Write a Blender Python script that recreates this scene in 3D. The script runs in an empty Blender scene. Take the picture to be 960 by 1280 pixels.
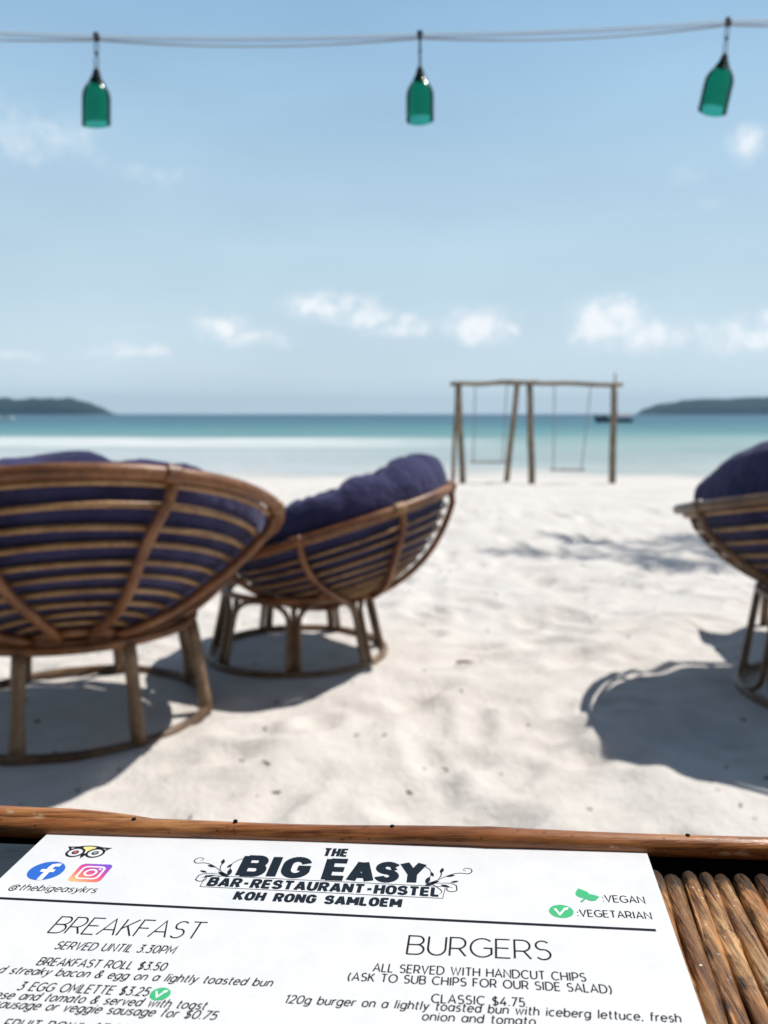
import bpy, bmesh, math, random
import numpy as np
from mathutils import Vector, Matrix, noise as mnoise

R = math.radians
random.seed(7)
rng = np.random.default_rng(11)
scene = bpy.context.scene
col = scene.collection

# ------------------------------------------------------------------ camera
EYE = 0.95
cd = bpy.data.cameras.new('camera')
cam = bpy.data.objects.new('camera', cd)
col.objects.link(cam)
cam.location = (0, 0, EYE)
cam.rotation_euler = (R(90 - 6.59), 0, 0)
cd.sensor_fit = 'VERTICAL'
cd.sensor_height = 36.0
cd.lens = 1065.0 / 1280.0 * 36.0
cd.clip_start = 0.02
cd.clip_end = 20000
cd.dof.use_dof = True
cd.dof.focus_distance = 0.372
cd.dof.aperture_fstop = 10.8
scene.camera = cam

# ------------------------------------------------------------------ sky, sun, exposure
SUN_EL, SUN_AZ = 58.0, 62.0            # azimuth clockwise from +Y towards +X
scene.view_settings.view_transform = 'Standard'
scene.view_settings.look = 'None'
scene.view_settings.exposure = 0.12
scene.view_settings.gamma = 1.0
scene.view_settings.use_curve_mapping = False
SKY_STRENGTH = 0.07

world = bpy.data.worlds.new('World')
scene.world = world
world.use_nodes = True
wn, wl = world.node_tree.nodes, world.node_tree.links
wn.clear()
w_out = wn.new('ShaderNodeOutputWorld')
w_bg = wn.new('ShaderNodeBackground')
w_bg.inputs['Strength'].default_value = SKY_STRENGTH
wl.new(w_bg.outputs[0], w_out.inputs[0])
sky = wn.new('ShaderNodeTexSky')
sky.sky_type = 'NISHITA'
sky.sun_disc = False
sky.sun_elevation = R(SUN_EL)
sky.sun_rotation = R(SUN_AZ)
sky.altitude = 0
sky.air_density = 0.7
sky.dust_density = 0.6
sky.ozone_density = 2.5


def wmath(op, a, b=None, clamp=False):
    n = wn.new('ShaderNodeMath')
    n.operation = op
    n.use_clamp = clamp
    for i, v in enumerate((a, b)):
        if v is None:
            continue
        if isinstance(v, (int, float)):
            n.inputs[i].default_value = v
        else:
            wl.new(v, n.inputs[i])
    return n.outputs[0]


w_tc = wn.new('ShaderNodeTexCoord')
w_sep = wn.new('ShaderNodeSeparateXYZ')
wl.new(w_tc.outputs['Generated'], w_sep.inputs[0])
w_az = wmath('ARCTAN2', w_sep.outputs[0], w_sep.outputs[1])
w_el = wmath('ARCSINE', w_sep.outputs[2])
# small warp so that cloud outlines billow
w_ns = wn.new('ShaderNodeTexNoise')
w_ns.inputs['Scale'].default_value = 22
w_ns.inputs['Detail'].default_value = 6
w_ns.inputs['Roughness'].default_value = 0.58
wl.new(w_tc.outputs['Generated'], w_ns.inputs['Vector'])
w_fine = wmath('SUBTRACT', w_ns.outputs['Fac'], 0.5)
# cloud banks: azimuth, elevation, half width, half height (degrees), density
CLOUDS = [(-3.9, 6.95, 2.5, .95, .95), (-1.7, 6.4, 2.0, .7, .6), (1.5, 5.6, 1.5, .75, .7), (0.2, 5.45, 1.4, .5, .45),
          (-11.0, 5.6, 1.6, .85, .8), (-8.4, 4.75, 1.9, .7, .65), (-7.1, 4.55, 1.2, .5, .4),
          (-17.0, 3.9, 1.8, .55, .55), (-15.0, 3.75, 1.4, .5, .5), (-23.2, 3.5, 1.6, .4, .45),
          (6.3, 5.6, 2.2, 1.25, .9), (5.0, 5.0, 1.6, .7, .5), (11.0, 4.3, .8, .4, .3),
          (14.6, 5.75, 2.3, 1.35, .95), (17.0, 4.9, 2.3, 1.1, .62), (15.5, 4.3, 3.2, .8, .4),
          (22.8, 4.7, 2.9, 1.0, .8), (25.0, 5.4, 1.7, .9, .8), (21.6, 4.0, 2.5, .7, .4),
          (22.3, 15.7, 1.4, 1.1, .48), (18.8, 13.9, 1.2, 1.3, .36), (20.5, 12.6, 1.0, .5, .25),
          (-20.8, 15.9, 4.6, 1.5, .38), (-14.5, 14.6, 4.0, .9, .30), (-24, 17, 3, 1.3, .35),
          (34, 7, 4, 2, .9), (-33, 6, 4, 1.6, .8), (50, 9, 6, 2.5, .9), (-52, 8, 6, 2, .8)]
w_sc3 = wn.new('ShaderNodeSeparateColor')
wl.new(w_ns.outputs['Color'], w_sc3.inputs[0])
w_az = wmath('ADD', w_az, wmath('MULTIPLY', wmath('SUBTRACT', w_sc3.outputs[1], .5), .075))
w_el0 = w_el
w_el = wmath('ADD', w_el, wmath('MULTIPLY', wmath('SUBTRACT', w_sc3.outputs[2], .5), .040))
acc = None
for (az, el, hw, hh, dn) in CLOUDS:
    dx = wmath('DIVIDE', wmath('SUBTRACT', w_az, R(az)), R(hw))
    dy = wmath('DIVIDE', wmath('SUBTRACT', w_el, R(el)), R(hh))
    d2 = wmath('ADD', wmath('MULTIPLY', dx, dx), wmath('MULTIPLY', dy, dy))
    g = wmath('MULTIPLY', wmath('EXPONENT', wmath('MULTIPLY', d2, -0.8)), dn)
    acc = g if acc is None else wmath('MAXIMUM', acc, g)
w_n2 = wn.new('ShaderNodeTexNoise')
w_n2.inputs['Scale'].default_value = 75
w_n2.inputs['Detail'].default_value = 5
w_n2.inputs['Roughness'].default_value = 0.6
wl.new(w_tc.outputs['Generated'], w_n2.inputs['Vector'])
w_f2 = wmath('SUBTRACT', w_n2.outputs['Fac'], 0.5)
puff = wmath('ADD', wmath('MULTIPLY', w_fine, 2.4), wmath('MULTIPLY', w_f2, 1.5))
dens = wmath('MULTIPLY', acc, wmath('ADD', puff, 1.0))
mr = wn.new('ShaderNodeMapRange')
mr.interpolation_type = 'SMOOTHSTEP'
mr.inputs['From Min'].default_value = 0.12
mr.inputs['From Max'].default_value = 0.95
mr.inputs['To Max'].default_value = 0.80
wl.new(dens, mr.inputs['Value'])
# pale veil kept to the low sky; darker zenith holds shadow fill down
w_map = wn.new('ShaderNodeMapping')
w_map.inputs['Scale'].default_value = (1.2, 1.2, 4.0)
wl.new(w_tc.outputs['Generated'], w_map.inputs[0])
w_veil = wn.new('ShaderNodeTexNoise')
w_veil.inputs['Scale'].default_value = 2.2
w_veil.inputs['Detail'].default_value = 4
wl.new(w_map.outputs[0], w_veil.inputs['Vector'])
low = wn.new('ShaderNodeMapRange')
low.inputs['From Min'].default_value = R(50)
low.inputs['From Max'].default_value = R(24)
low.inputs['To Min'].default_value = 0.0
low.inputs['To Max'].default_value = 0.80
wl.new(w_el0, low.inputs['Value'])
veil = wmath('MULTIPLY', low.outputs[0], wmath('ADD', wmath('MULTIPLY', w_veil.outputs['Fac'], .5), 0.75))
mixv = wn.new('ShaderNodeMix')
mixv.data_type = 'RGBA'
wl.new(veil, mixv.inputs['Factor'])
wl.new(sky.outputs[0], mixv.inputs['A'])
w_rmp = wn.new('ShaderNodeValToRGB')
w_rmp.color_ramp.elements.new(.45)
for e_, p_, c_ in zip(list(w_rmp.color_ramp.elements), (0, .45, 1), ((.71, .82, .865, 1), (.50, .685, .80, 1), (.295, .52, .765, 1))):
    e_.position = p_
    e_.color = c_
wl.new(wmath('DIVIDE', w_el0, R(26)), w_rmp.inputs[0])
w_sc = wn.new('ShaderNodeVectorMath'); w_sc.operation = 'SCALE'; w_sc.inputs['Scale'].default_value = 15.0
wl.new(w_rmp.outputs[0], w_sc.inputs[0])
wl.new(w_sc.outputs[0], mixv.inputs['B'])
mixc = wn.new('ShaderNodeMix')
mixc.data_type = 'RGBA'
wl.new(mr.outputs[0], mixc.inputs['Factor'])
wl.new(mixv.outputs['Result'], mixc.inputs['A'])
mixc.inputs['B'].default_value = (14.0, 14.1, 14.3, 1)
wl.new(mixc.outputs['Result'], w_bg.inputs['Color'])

sl = bpy.data.lights.new('sun', 'SUN')
sl.energy = 4.6
sl.angle = R(0.55)
sl.color = (1.0, 0.965, 0.91)
sun = bpy.data.objects.new('sun', sl)
col.objects.link(sun)
sdir = Vector((math.sin(R(SUN_AZ)) * math.cos(R(SUN_EL)), math.cos(R(SUN_AZ)) * math.cos(R(SUN_EL)), math.sin(R(SUN_EL))))
sun.rotation_euler = sdir.to_track_quat('Z', 'Y').to_euler()
sun.location = (3, 3, 8)

cy = scene.cycles
cy.use_denoising = True
cy.max_bounces = 8
cy.transmission_bounces = 8
cy.volume_bounces = 0
cy.sample_clamp_indirect = 6.0
cy.caustics_reflective = False
cy.caustics_refractive = False


# ------------------------------------------------------------------ helpers
def mat(name, base=(.5, .5, .5), rough=.6, spec=.5):
    m = bpy.data.materials.new(name)
    m.use_nodes = True
    b = m.node_tree.nodes['Principled BSDF']
    b.inputs['Base Color'].default_value = (*base, 1)
    b.inputs['Roughness'].default_value = rough
    b.inputs['Specular IOR Level'].default_value = spec
    return m, m.node_tree.nodes, m.node_tree.links, b


def noise_node(n, l, vec, scale, detail=4, rough=.55, mapping=None):
    if mapping:
        mp = n.new('ShaderNodeMapping')
        mp.inputs['Scale'].default_value = mapping
        l.new(vec, mp.inputs[0])
        vec = mp.outputs[0]
    t = n.new('ShaderNodeTexNoise')
    t.inputs['Scale'].default_value = scale
    t.inputs['Detail'].default_value = detail
    t.inputs['Roughness'].default_value = rough
    l.new(vec, t.inputs['Vector'])
    return t.outputs['Fac']


def ramp(n, l, fac, stops):
    r = n.new('ShaderNodeValToRGB')
    el = r.color_ramp.elements
    while len(el) < len(stops):
        el.new(0.5)
    for e, (p, c) in zip(el, stops):
        e.position = p
        e.color = (*c, 1) if len(c) == 3 else c
    l.new(fac, r.inputs[0])
    return r.outputs[0]


def bump(n, l, b, height, strength, dist):
    bp = n.new('ShaderNodeBump')
    bp.inputs['Strength'].default_value = strength
    bp.inputs['Distance'].default_value = dist
    l.new(height, bp.inputs['Height'])
    l.new(bp.outputs[0], b.inputs['Normal'])
    return bp


def obj(name, bm, m, parent=None, smooth=True, mw=None):
    me = bpy.data.meshes.new(name)
    bm.to_mesh(me)
    bm.free()
    if smooth:
        me.polygons.foreach_set('use_smooth', [True] * len(me.polygons))
    if m is not None:
        me.materials.append(m)
    o = bpy.data.objects.new(name, me)
    col.objects.link(o)
    if parent is not None:
        o.parent = parent
    return o


def thing(name, label, cat, loc=(0, 0, 0), rz=0, group=None):
    o = bpy.data.objects.new(name, None)
    o.empty_display_size = .1
    col.objects.link(o)
    o.location = loc
    o.rotation_euler = (0, 0, rz)
    return tag(o, label, cat, group)


def tag(o, label=None, cat=None, group=None, kind=None):
    if label:
        o['label'] = label
    if cat:
        o['category'] = cat
    if group:
        o['group'] = group
    if kind:
        o['kind'] = kind
    return o


def copy_tree(o, parent=None):
    c = o.copy()
    col.objects.link(c)
    if parent is not None:
        c.parent = parent
    for ch in list(o.children):
        copy_tree(ch, c)
    return c


def tube(bm, pts, r, seg=10, closed=False, caps=True):
    """round pole along pts; r a number or a function of 0..1; mitred so that it keeps its thickness"""
    pts = [Vector(p) for p in pts]
    n = len(pts)
    rf = r if callable(r) else (lambda t: r)
    tans = []
    for i in range(n):
        a = pts[i - 1] if (i > 0 or closed) else pts[i]
        b = pts[(i + 1) % n] if (i < n - 1 or closed) else pts[i]
        tans.append((b - a).normalized())
    up = Vector((0, 0, 1))
    if abs(tans[0].dot(up)) > .9:
        up = Vector((1, 0, 0))
    nrm = (up - tans[0] * up.dot(tans[0])).normalized()
    rings = []
    for i in range(n):
        nrm = (nrm - tans[i] * nrm.dot(tans[i])).normalized()
        bi = tans[i].cross(nrm)
        rr = rf(i / max(1, n - 1))
        rings.append([bm.verts.new(pts[i] + (nrm * math.cos(2 * math.pi * k / seg) + bi * math.sin(2 * math.pi * k / seg)) * rr) for k in range(seg)])
    if closed:      # line the last ring up with the first
        best = min(range(seg), key=lambda s: sum((rings[-1][(k) % seg].co - rings[0][(k + s) % seg].co).length for k in range(seg)))
    for i in range(n if closed else n - 1):
        A, B = rings[i], rings[(i + 1) % n]
        sh = best if (closed and i == n - 1) else 0
        for k in range(seg):
            bm.faces.new((A[k], A[(k + 1) % seg], B[(k + 1 + sh) % seg], B[(k + sh) % seg]))
    if caps and not closed:
        bm.faces.new(list(reversed(rings[0])))
        bm.faces.new(rings[-1])
    return rings


def box(bm, c, s, rot=None):
    vs = []
    for x in (-.5, .5):
        for y in (-.5, .5):
            for z in (-.5, .5):
                v = Vector((x * s[0], y * s[1], z * s[2]))
                if rot is not None:
                    v = rot @ v
                vs.append(bm.verts.new(v + Vector(c)))
    for f in ((0, 1, 3, 2), (4, 6, 7, 5), (0, 4, 5, 1), (2, 3, 7, 6), (0, 2, 6, 4), (1, 5, 7, 3)):
        bm.faces.new([vs[i] for i in f])


def bez(p0, p1, p2, p3, n=10):
    out = []
    for i in range(n + 1):
        t = i / n
        out.append(tuple((1 - t) ** 3 * a + 3 * (1 - t) ** 2 * t * b + 3 * (1 - t) * t * t * c + t ** 3 * d for a, b, c, d in zip(p0, p1, p2, p3)))
    return out


# ------------------------------------------------------------------ ground, sea, hills
def ground_height(y):
    """long profile of the beach: flat terrace, then a slope into the sea"""
    y = np.asarray(y, float)
    return np.interp(y, [-300, 7, 10, 13, 19, 23, 26.5, 32, 45, 60, 300], [0, 0, -.06, -.22, -.63, -.81, -.905, -1.0, -1.2, -1.6, -3.0])


xs = np.concatenate([-np.geomspace(3.2, 160, 46)[::-1], np.arange(-3.17, 3.18, .0245), np.geomspace(3.2, 160, 46)])
ys = np.concatenate([-np.geomspace(.4, 60, 24)[::-1], np.arange(-.2, 1.5, .1), np.arange(1.5, 5.5, .021), 5.5 * np.geomspace(1.005, 26, 150)])
X, Y = np.meshgrid(xs, ys)
Z = np.zeros_like(X)
for k in range(150):
    lam = math.exp(rng.uniform(math.log(.13), math.log(2.2)))
    th = rng.normal(0, .9) + math.pi / 2 if lam > .5 else rng.uniform(0, math.pi)
    ph = rng.uniform(0, 6.28)
    kx, ky = math.cos(th) * 6.283 / lam, math.sin(th) * 6.283 / lam
    Z += .0020 * lam ** .85 * np.sin(X * kx + Y * ky + ph + 1.3 * np.sin(X * ky * .31 - Y * kx * .27 + ph * 3))
# footprints: pressed-in ovals with a small pushed-up rim
fine = (np.abs(X) < 4) & (Y > .5) & (Y < 12)
for k in range(640):
    cx, cy_ = rng.uniform(-3.4, 3.4), 1.3 + 7.5 * rng.uniform() ** 1.3
    a = rng.uniform(0, math.pi)
    L, W, D = rng.uniform(.10, .19), rng.uniform(.055, .09), rng.uniform(.008, .022)
    i0, i1 = np.searchsorted(ys, [cy_ - .5, cy_ + .5])
    j0, j1 = np.searchsorted(xs, [cx - .5, cx + .5])
    dx, dy = X[i0:i1, j0:j1] - cx, Y[i0:i1, j0:j1] - cy_
    u, v = dx * math.cos(a) + dy * math.sin(a), -dx * math.sin(a) + dy * math.cos(a)
    q = np.sqrt((u / L) ** 2 + (v / W) ** 2)
    Z[i0:i1, j0:j1] += D * (-np.exp(-(q * 1.1) ** 4) + .42 * np.exp(-((q - 1.25) / .33) ** 2))
for (cx, cy_) in [(-.99, 2.65), (-.347, 3.33), (1.53, 2.92), (-1.62, 4.15), (2.0, 3.5)]:
    Z *= 1 - .9 * np.exp(-(((X - cx) ** 2 + (Y - cy_) ** 2) / .5 ** 2) ** 2)
Z *= np.interp(Y, [-5, 12, 22, 40], [1, 1, .25, .1]) * np.interp(np.abs(X), [8, 40], [1, .4])
Z += ground_height(Y) + (.03 * np.sin(X * .23 + 1) + .022 * np.sin(X * .61 + Y * .2) + .014 * np.sin(X * 1.43 - Y * .5 + 2)) * np.interp(Y, [10, 26], [0, 1])
bm = bmesh.new()
me = bpy.data.meshes.new('sand')
ny, nx = X.shape
verts = np.stack([X, Y, Z], -1).reshape(-1, 3)
idx = np.arange(nx * ny).reshape(ny, nx)
faces = np.stack([idx[:-1, :-1], idx[:-1, 1:], idx[1:, 1:], idx[1:, :-1]], -1).reshape(-1, 4)
me.from_pydata(verts.tolist(), [], faces.tolist())
me.polygons.foreach_set('use_smooth', [True] * len(me.polygons))
sand = bpy.data.objects.new('sand', me)
col.objects.link(sand)
tag(sand, 'pale trampled beach sand sloping to the sea', 'sand', kind='structure')
bm.free()


def sand_z(x, y):
    j = min(max(int(np.searchsorted(xs, x)), 1), nx - 1)
    i = min(max(int(np.searchsorted(ys, y)), 1), ny - 1)
    return float(Z[i, j])


m_sand, n, l, b = mat('sand', (.6, .56, .51), .95, .1)
geo = n.new('ShaderNodeNewGeometry')
f1 = noise_node(n, l, geo.outputs['Position'], 1.6, 5, .6)
f2 = noise_node(n, l, geo.outputs['Position'], 260, 2, .6)
f3 = noise_node(n, l, geo.outputs['Position'], 9, 4, .6)
c1 = ramp(n, l, f1, [(.3, (.595, .552, .508)), (.7, (.68, .642, .60))])
c3 = ramp(n, l, f3, [(.25, (.86, .85, .84)), (.55, (1, 1, 1))])
mx = n.new('ShaderNodeMix'); mx.data_type = 'RGBA'; mx.blend_type = 'MULTIPLY'; mx.inputs['Factor'].default_value = .8
l.new(c1, mx.inputs['A']); l.new(c3, mx.inputs['B'])
c2 = ramp(n, l, f2, [(.28, (.6, .57, .54)), (.42, (1, 1, 1))])
mx2 = n.new('ShaderNodeMix'); mx2.data_type = 'RGBA'; mx2.blend_type = 'MULTIPLY'; mx2.inputs['Factor'].default_value = .5
l.new(mx.outputs['Result'], mx2.inputs['A']); l.new(c2, mx2.inputs['B'])
# dark specks: bits of leaf and shell
vor = n.new('ShaderNodeTexVoronoi'); vor.inputs['Scale'].default_value = 9.0
l.new(geo.outputs['Position'], vor.inputs['Vector'])
sp = ramp(n, l, vor.outputs['Distance'], [(.03, (.35, .3, .25)), (.085, (1, 1, 1))])
mx3 = n.new('ShaderNodeMix'); mx3.data_type = 'RGBA'; mx3.blend_type = 'MULTIPLY'; mx3.inputs['Factor'].default_value = .75
l.new(mx2.outputs['Result'], mx3.inputs['A']); l.new(sp, mx3.inputs['B'])
# wet sand beside the water is darker and greyer
sep = n.new('ShaderNodeSeparateXYZ'); l.new(geo.outputs['Position'], sep.inputs[0])
wet = n.new('ShaderNodeMapRange'); wet.inputs['From Min'].default_value = -.74; wet.inputs['From Max'].default_value = -.89
l.new(sep.outputs['Z'], wet.inputs['Value'])
mx4 = n.new('ShaderNodeMix'); mx4.data_type = 'RGBA'
l.new(wet.outputs[0], mx4.inputs['Factor']); l.new(mx3.outputs['Result'], mx4.inputs['A']); mx4.inputs['B'].default_value = (.44, .45, .43, 1)
l.new(mx4.outputs['Result'], b.inputs['Base Color'])
hb = noise_node(n, l, geo.outputs['Position'], 38, 6, .65)
hb2 = noise_node(n, l, geo.outputs['Position'], 11, 3, .5)
hs = n.new('ShaderNodeMath'); hs.operation = 'MULTIPLY_ADD'; hs.inputs[1].default_value = 1.6; l.new(hb2, hs.inputs[0]); l.new(hb, hs.inputs[2])
bump(n, l, b, hs.outputs[0], .6, .013)
me.materials.append(m_sand)

# sea: shallow flats, a foam band on the bar, turquoise, then deep teal to the horizon
SEA = -.90
bm = bmesh.new()
ex = [-2990, -1200, -500, -200, -80, 0, 80, 200, 500, 1200, 2990]
ey = [14, 30, 60, 120, 240, 480, 960, 1900, 3690]
gv = [[bm.verts.new((x, y, SEA)) for x in ex] for y in ey]
for i in range(len(ey) - 1):
    for j in range(len(ex) - 1):
        bm.faces.new((gv[i][j], gv[i][j + 1], gv[i + 1][j + 1], gv[i + 1][j]))
m_sea, n, l, b = mat('sea_water', (.1, .3, .35), .32, .08)
geo = n.new('ShaderNodeNewGeometry')
sep = n.new('ShaderNodeSeparateXYZ'); l.new(geo.outputs['Position'], sep.inputs[0])


def nmath(op, a, bb=None, clamp=False):
    q = n.new('ShaderNodeMath'); q.operation = op; q.use_clamp = clamp
    for i, v in enumerate((a, bb)):
        if v is None:
            continue
        if isinstance(v, (int, float)):
            q.inputs[i].default_value = v
        else:
            l.new(v, q.inputs[i])
    return q.outputs[0]


wob = noise_node(n, l, geo.outputs['Position'], .05, 4, .6, (.45, 1, 1))
off = nmath('MULTIPLY', nmath('SUBTRACT', wob, .5), .22)
lg = nmath('ADD', nmath('LOGARITHM', nmath('MAXIMUM', sep.outputs['Y'], 5), 10.0), off)      # 1.4 = 25 m ... 3.5
fac = nmath('DIVIDE', nmath('SUBTRACT', lg, 1.4), 1.4, True)


def P(mtr):
    return (math.log10(mtr) - 1.4) / 1.4


body = ramp(n, l, fac, [(P(27), (.42, .45, .42)), (P(36), (.29, .36, .345)), (P(60), (.19, .315, .30)), (P(84), (.09, .235, .24)),
                        (P(135), (.035, .15, .18)), (P(260), (.016, .09, .13)), (P(600), (.010, .062, .11))])
# streaks of light and dark across the water
st = noise_node(n, l, geo.outputs['Position'], .16, 5, .62, (.22, 1, 1))
stc = ramp(n, l, st, [(.32, (.80, .84, .86)), (.5, (1, 1, 1)), (.7, (1.25, 1.2, 1.18))])
ms = n.new('ShaderNodeMix'); ms.data_type = 'RGBA'; ms.blend_type = 'MULTIPLY'; ms.inputs['Factor'].default_value = .9
l.new(body, ms.inputs['A']); l.new(stc, ms.inputs['B'])
# foam / bare bar in the shallows, strongest on the left
bar = ramp(n, l, fac, [(P(44), (0, 0, 0)), (P(49), (1, 1, 1)), (P(60), (1, 1, 1)), (P(70), (0, 0, 0))])
lft = n.new('ShaderNodeMapRange'); lft.inputs['From Min'].default_value = 9; lft.inputs['From Max'].default_value = -6
lft.inputs['To Min'].default_value = .12
l.new(sep.outputs['X'], lft.inputs['Value'])
fb = noise_node(n, l, geo.outputs['Position'], .35, 5, .65, (.25, 1, 1))
fbr = ramp(n, l, fb, [(.3, (.35, .35, .35)), (.5, (1, 1, 1))])
fm = nmath('MULTIPLY', nmath('MULTIPLY', bar, lft.outputs[0]), fbr, True)
mf = n.new('ShaderNodeMix'); mf.data_type = 'RGBA'
l.new(fm, mf.inputs['Factor']); l.new(ms.outputs['Result'], mf.inputs['A']); mf.inputs['B'].default_value = (.66, .665, .64, 1)
flat = nmath('MULTIPLY', ramp(n, l, fac, [(P(40), (1, 1, 1)), (P(50), (0, 0, 0))]), nmath('MULTIPLY', lft.outputs[0], .75), True)
mg = n.new('ShaderNodeMix'); mg.data_type = 'RGBA'
l.new(flat, mg.inputs['Factor']); l.new(mf.outputs['Result'], mg.inputs['A']); mg.inputs['B'].default_value = (.50, .52, .525, 1)
l.new(mg.outputs['Result'], b.inputs['Base Color'])
wv = noise_node(n, l, geo.outputs['Position'], 1.1, 5, .6, (.5, 1, 1))
bump(n, l, b, wv, .8, .5)
sea = obj('sea', bm, m_sea, smooth=False)
tag(sea, 'turquoise sea with a pale foam bar near the beach', 'sea', kind='structure')

m_hill, n, l, b = mat('hill_forest', (.03, .05, .035), .95, .1)
geo = n.new('ShaderNodeNewGeometry')
c = ramp(n, l, noise_node(n, l, geo.outputs['Position'], .09, 5, .65), [(.3, (.010, .020, .014)), (.7, (.032, .048, .032))])
l.new(c, b.inputs['Base Color'])


def hill(name, label, prof, y0, depth, seed):
    """wooded headland: ridge heights along x, lumpy with crowns"""
    bm = bmesh.new()
    x0, x1 = prof[0][0], prof[-1][0]
    nxh, nyh = int(abs(x1 - x0) / 4.0), 26
    grid = []
    for j in range(nyh + 1):
        row = []
        v = j / nyh
        for i in range(nxh + 1):
            x = x0 + (x1 - x0) * i / nxh
            h = float(np.interp(x, [p[0] for p in prof], [p[1] for p in prof]))
            s = max(0.0, math.sin(math.pi * min(1, v * 1.02))) ** .55
            y = y0 + depth * v + 12 * mnoise.noise((x * .008, seed, 0))
            bumpn = mnoise.fractal((x * .05, y * .05, seed), 1, 2, 4) * 3.0 + abs(mnoise.noise((x * .16, y * .16, seed + 5))) * 2.2
            z = SEA - .4 + s * (h + bumpn * min(1, h / 10))
            row.append(bm.verts.new((x, y, z)))
        grid.append(row)
    for j in range(nyh):
        for i in range(nxh):
            bm.faces.new((grid[j][i], grid[j][i + 1], grid[j + 1][i + 1], grid[j + 1][i]))
    o = obj(name, bm, m_hill)
    tag(o, label, 'headland', kind='structure')
    return o


hill('hills', 'low wooded headland across the water on the left', [(-1300, 36), (-1000, 32), (-860, 31), (-735, 31), (-640, 27), (-600, 29), (-556, 27.5), (-528, 23), (-505, 15), (-490, 6), (-478, 0)], 1480, 70, 3.1)
hill('hills', 'low wooded headland across the water on the right', [(449, 0), (462, 11), (490, 19), (530, 24), (600, 28), (667, 31), (720, 34), (800, 36), (1000, 46), (1300, 52)], 1480, 70, 8.7)

# sea air
m_haze = bpy.data.materials.new('haze')
m_haze.use_nodes = True
hn = m_haze.node_tree.nodes
hn.clear()
ho = hn.new('ShaderNodeOutputMaterial')
hv = hn.new('ShaderNodeVolumePrincipled')
hv.inputs['Color'].default_value = (.40, .64, .88, 1)
hv.inputs['Density'].default_value = .00019
hv.inputs['Anisotropy'].default_value = .2
m_haze.node_tree.links.new(hv.outputs[0], ho.inputs['Volume'])
bm = bmesh.new()
box(bm, (0, 1800, 33), (6000, 3800, 74))
hz = obj('haze', bm, m_haze, smooth=False)
tag(hz, 'pale sea haze softening the far headlands', 'haze', kind='stuff')

# ------------------------------------------------------------------ rattan, cloth
def rattan(name, dark, mid, light, scale=1.0, rough=.42):
    m, n, l, b = mat(name, mid, rough, .45)
    tc = n.new('ShaderNodeTexCoord')
    oi = n.new('ShaderNodeObjectInfo')
    va = n.new('ShaderNodeVectorMath'); va.operation = 'ADD'
    l.new(tc.outputs['Object'], va.inputs[0])
    l.new(oi.outputs['Location'], va.inputs[1])
    f = noise_node(n, l, va.outputs[0], 9 * scale, 5, .65)
    c = ramp(n, l, f, [(.28, dark), (.5, mid), (.72, light)])
    g = noise_node(n, l, va.outputs[0], 90 * scale, 3, .6)
    gr = ramp(n, l, g, [(.3, (.62, .58, .54)), (.6, (1.05, 1.05, 1.05))])
    mx = n.new('ShaderNodeMix'); mx.data_type = 'RGBA'; mx.blend_type = 'MULTIPLY'; mx.inputs['Factor'].default_value = .85
    l.new(c, mx.inputs['A']); l.new(gr, mx.inputs['B'])
    l.new(mx.outputs['Result'], b.inputs['Base Color'])
    bump(n, l, b, g, .25, .003)
    return m


M_RIM = rattan('rattan_red_brown', (.085, .030, .011), (.20, .078, .028), (.33, .15, .06))
M_HOOP = rattan('rattan_tan', (.15, .072, .028), (.31, .17, .072), (.47, .29, .14))
M_LEG = rattan('rattan_grey_brown', (.11, .062, .032), (.20, .122, .066), (.30, .20, .12))
M_DARKRIM = rattan('rattan_dark_brown', (.06, .032, .018), (.13, .072, .038), (.24, .145, .08))

m_cush, n, l, b = mat('navy_cotton', (.035, .032, .105), .9, .15)
tc = n.new('ShaderNodeTexCoord')
f = noise_node(n, l, tc.outputs['Object'], 7, 4, .6)
l.new(ramp(n, l, f, [(.3, (.021, .021, .066)), (.7, (.048, .046, .122))]), b.inputs['Base Color'])
b.inputs['Sheen Weight'].default_value = .22
b.inputs['Sheen Roughness'].default_value = .5
b.inputs['Sheen Tint'].default_value = (.6, .6, .8, 1)
w = noise_node(n, l, tc.outputs['Object'], 13, 6, .62)
bump(n, l, b, w, .75, .035)


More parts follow.
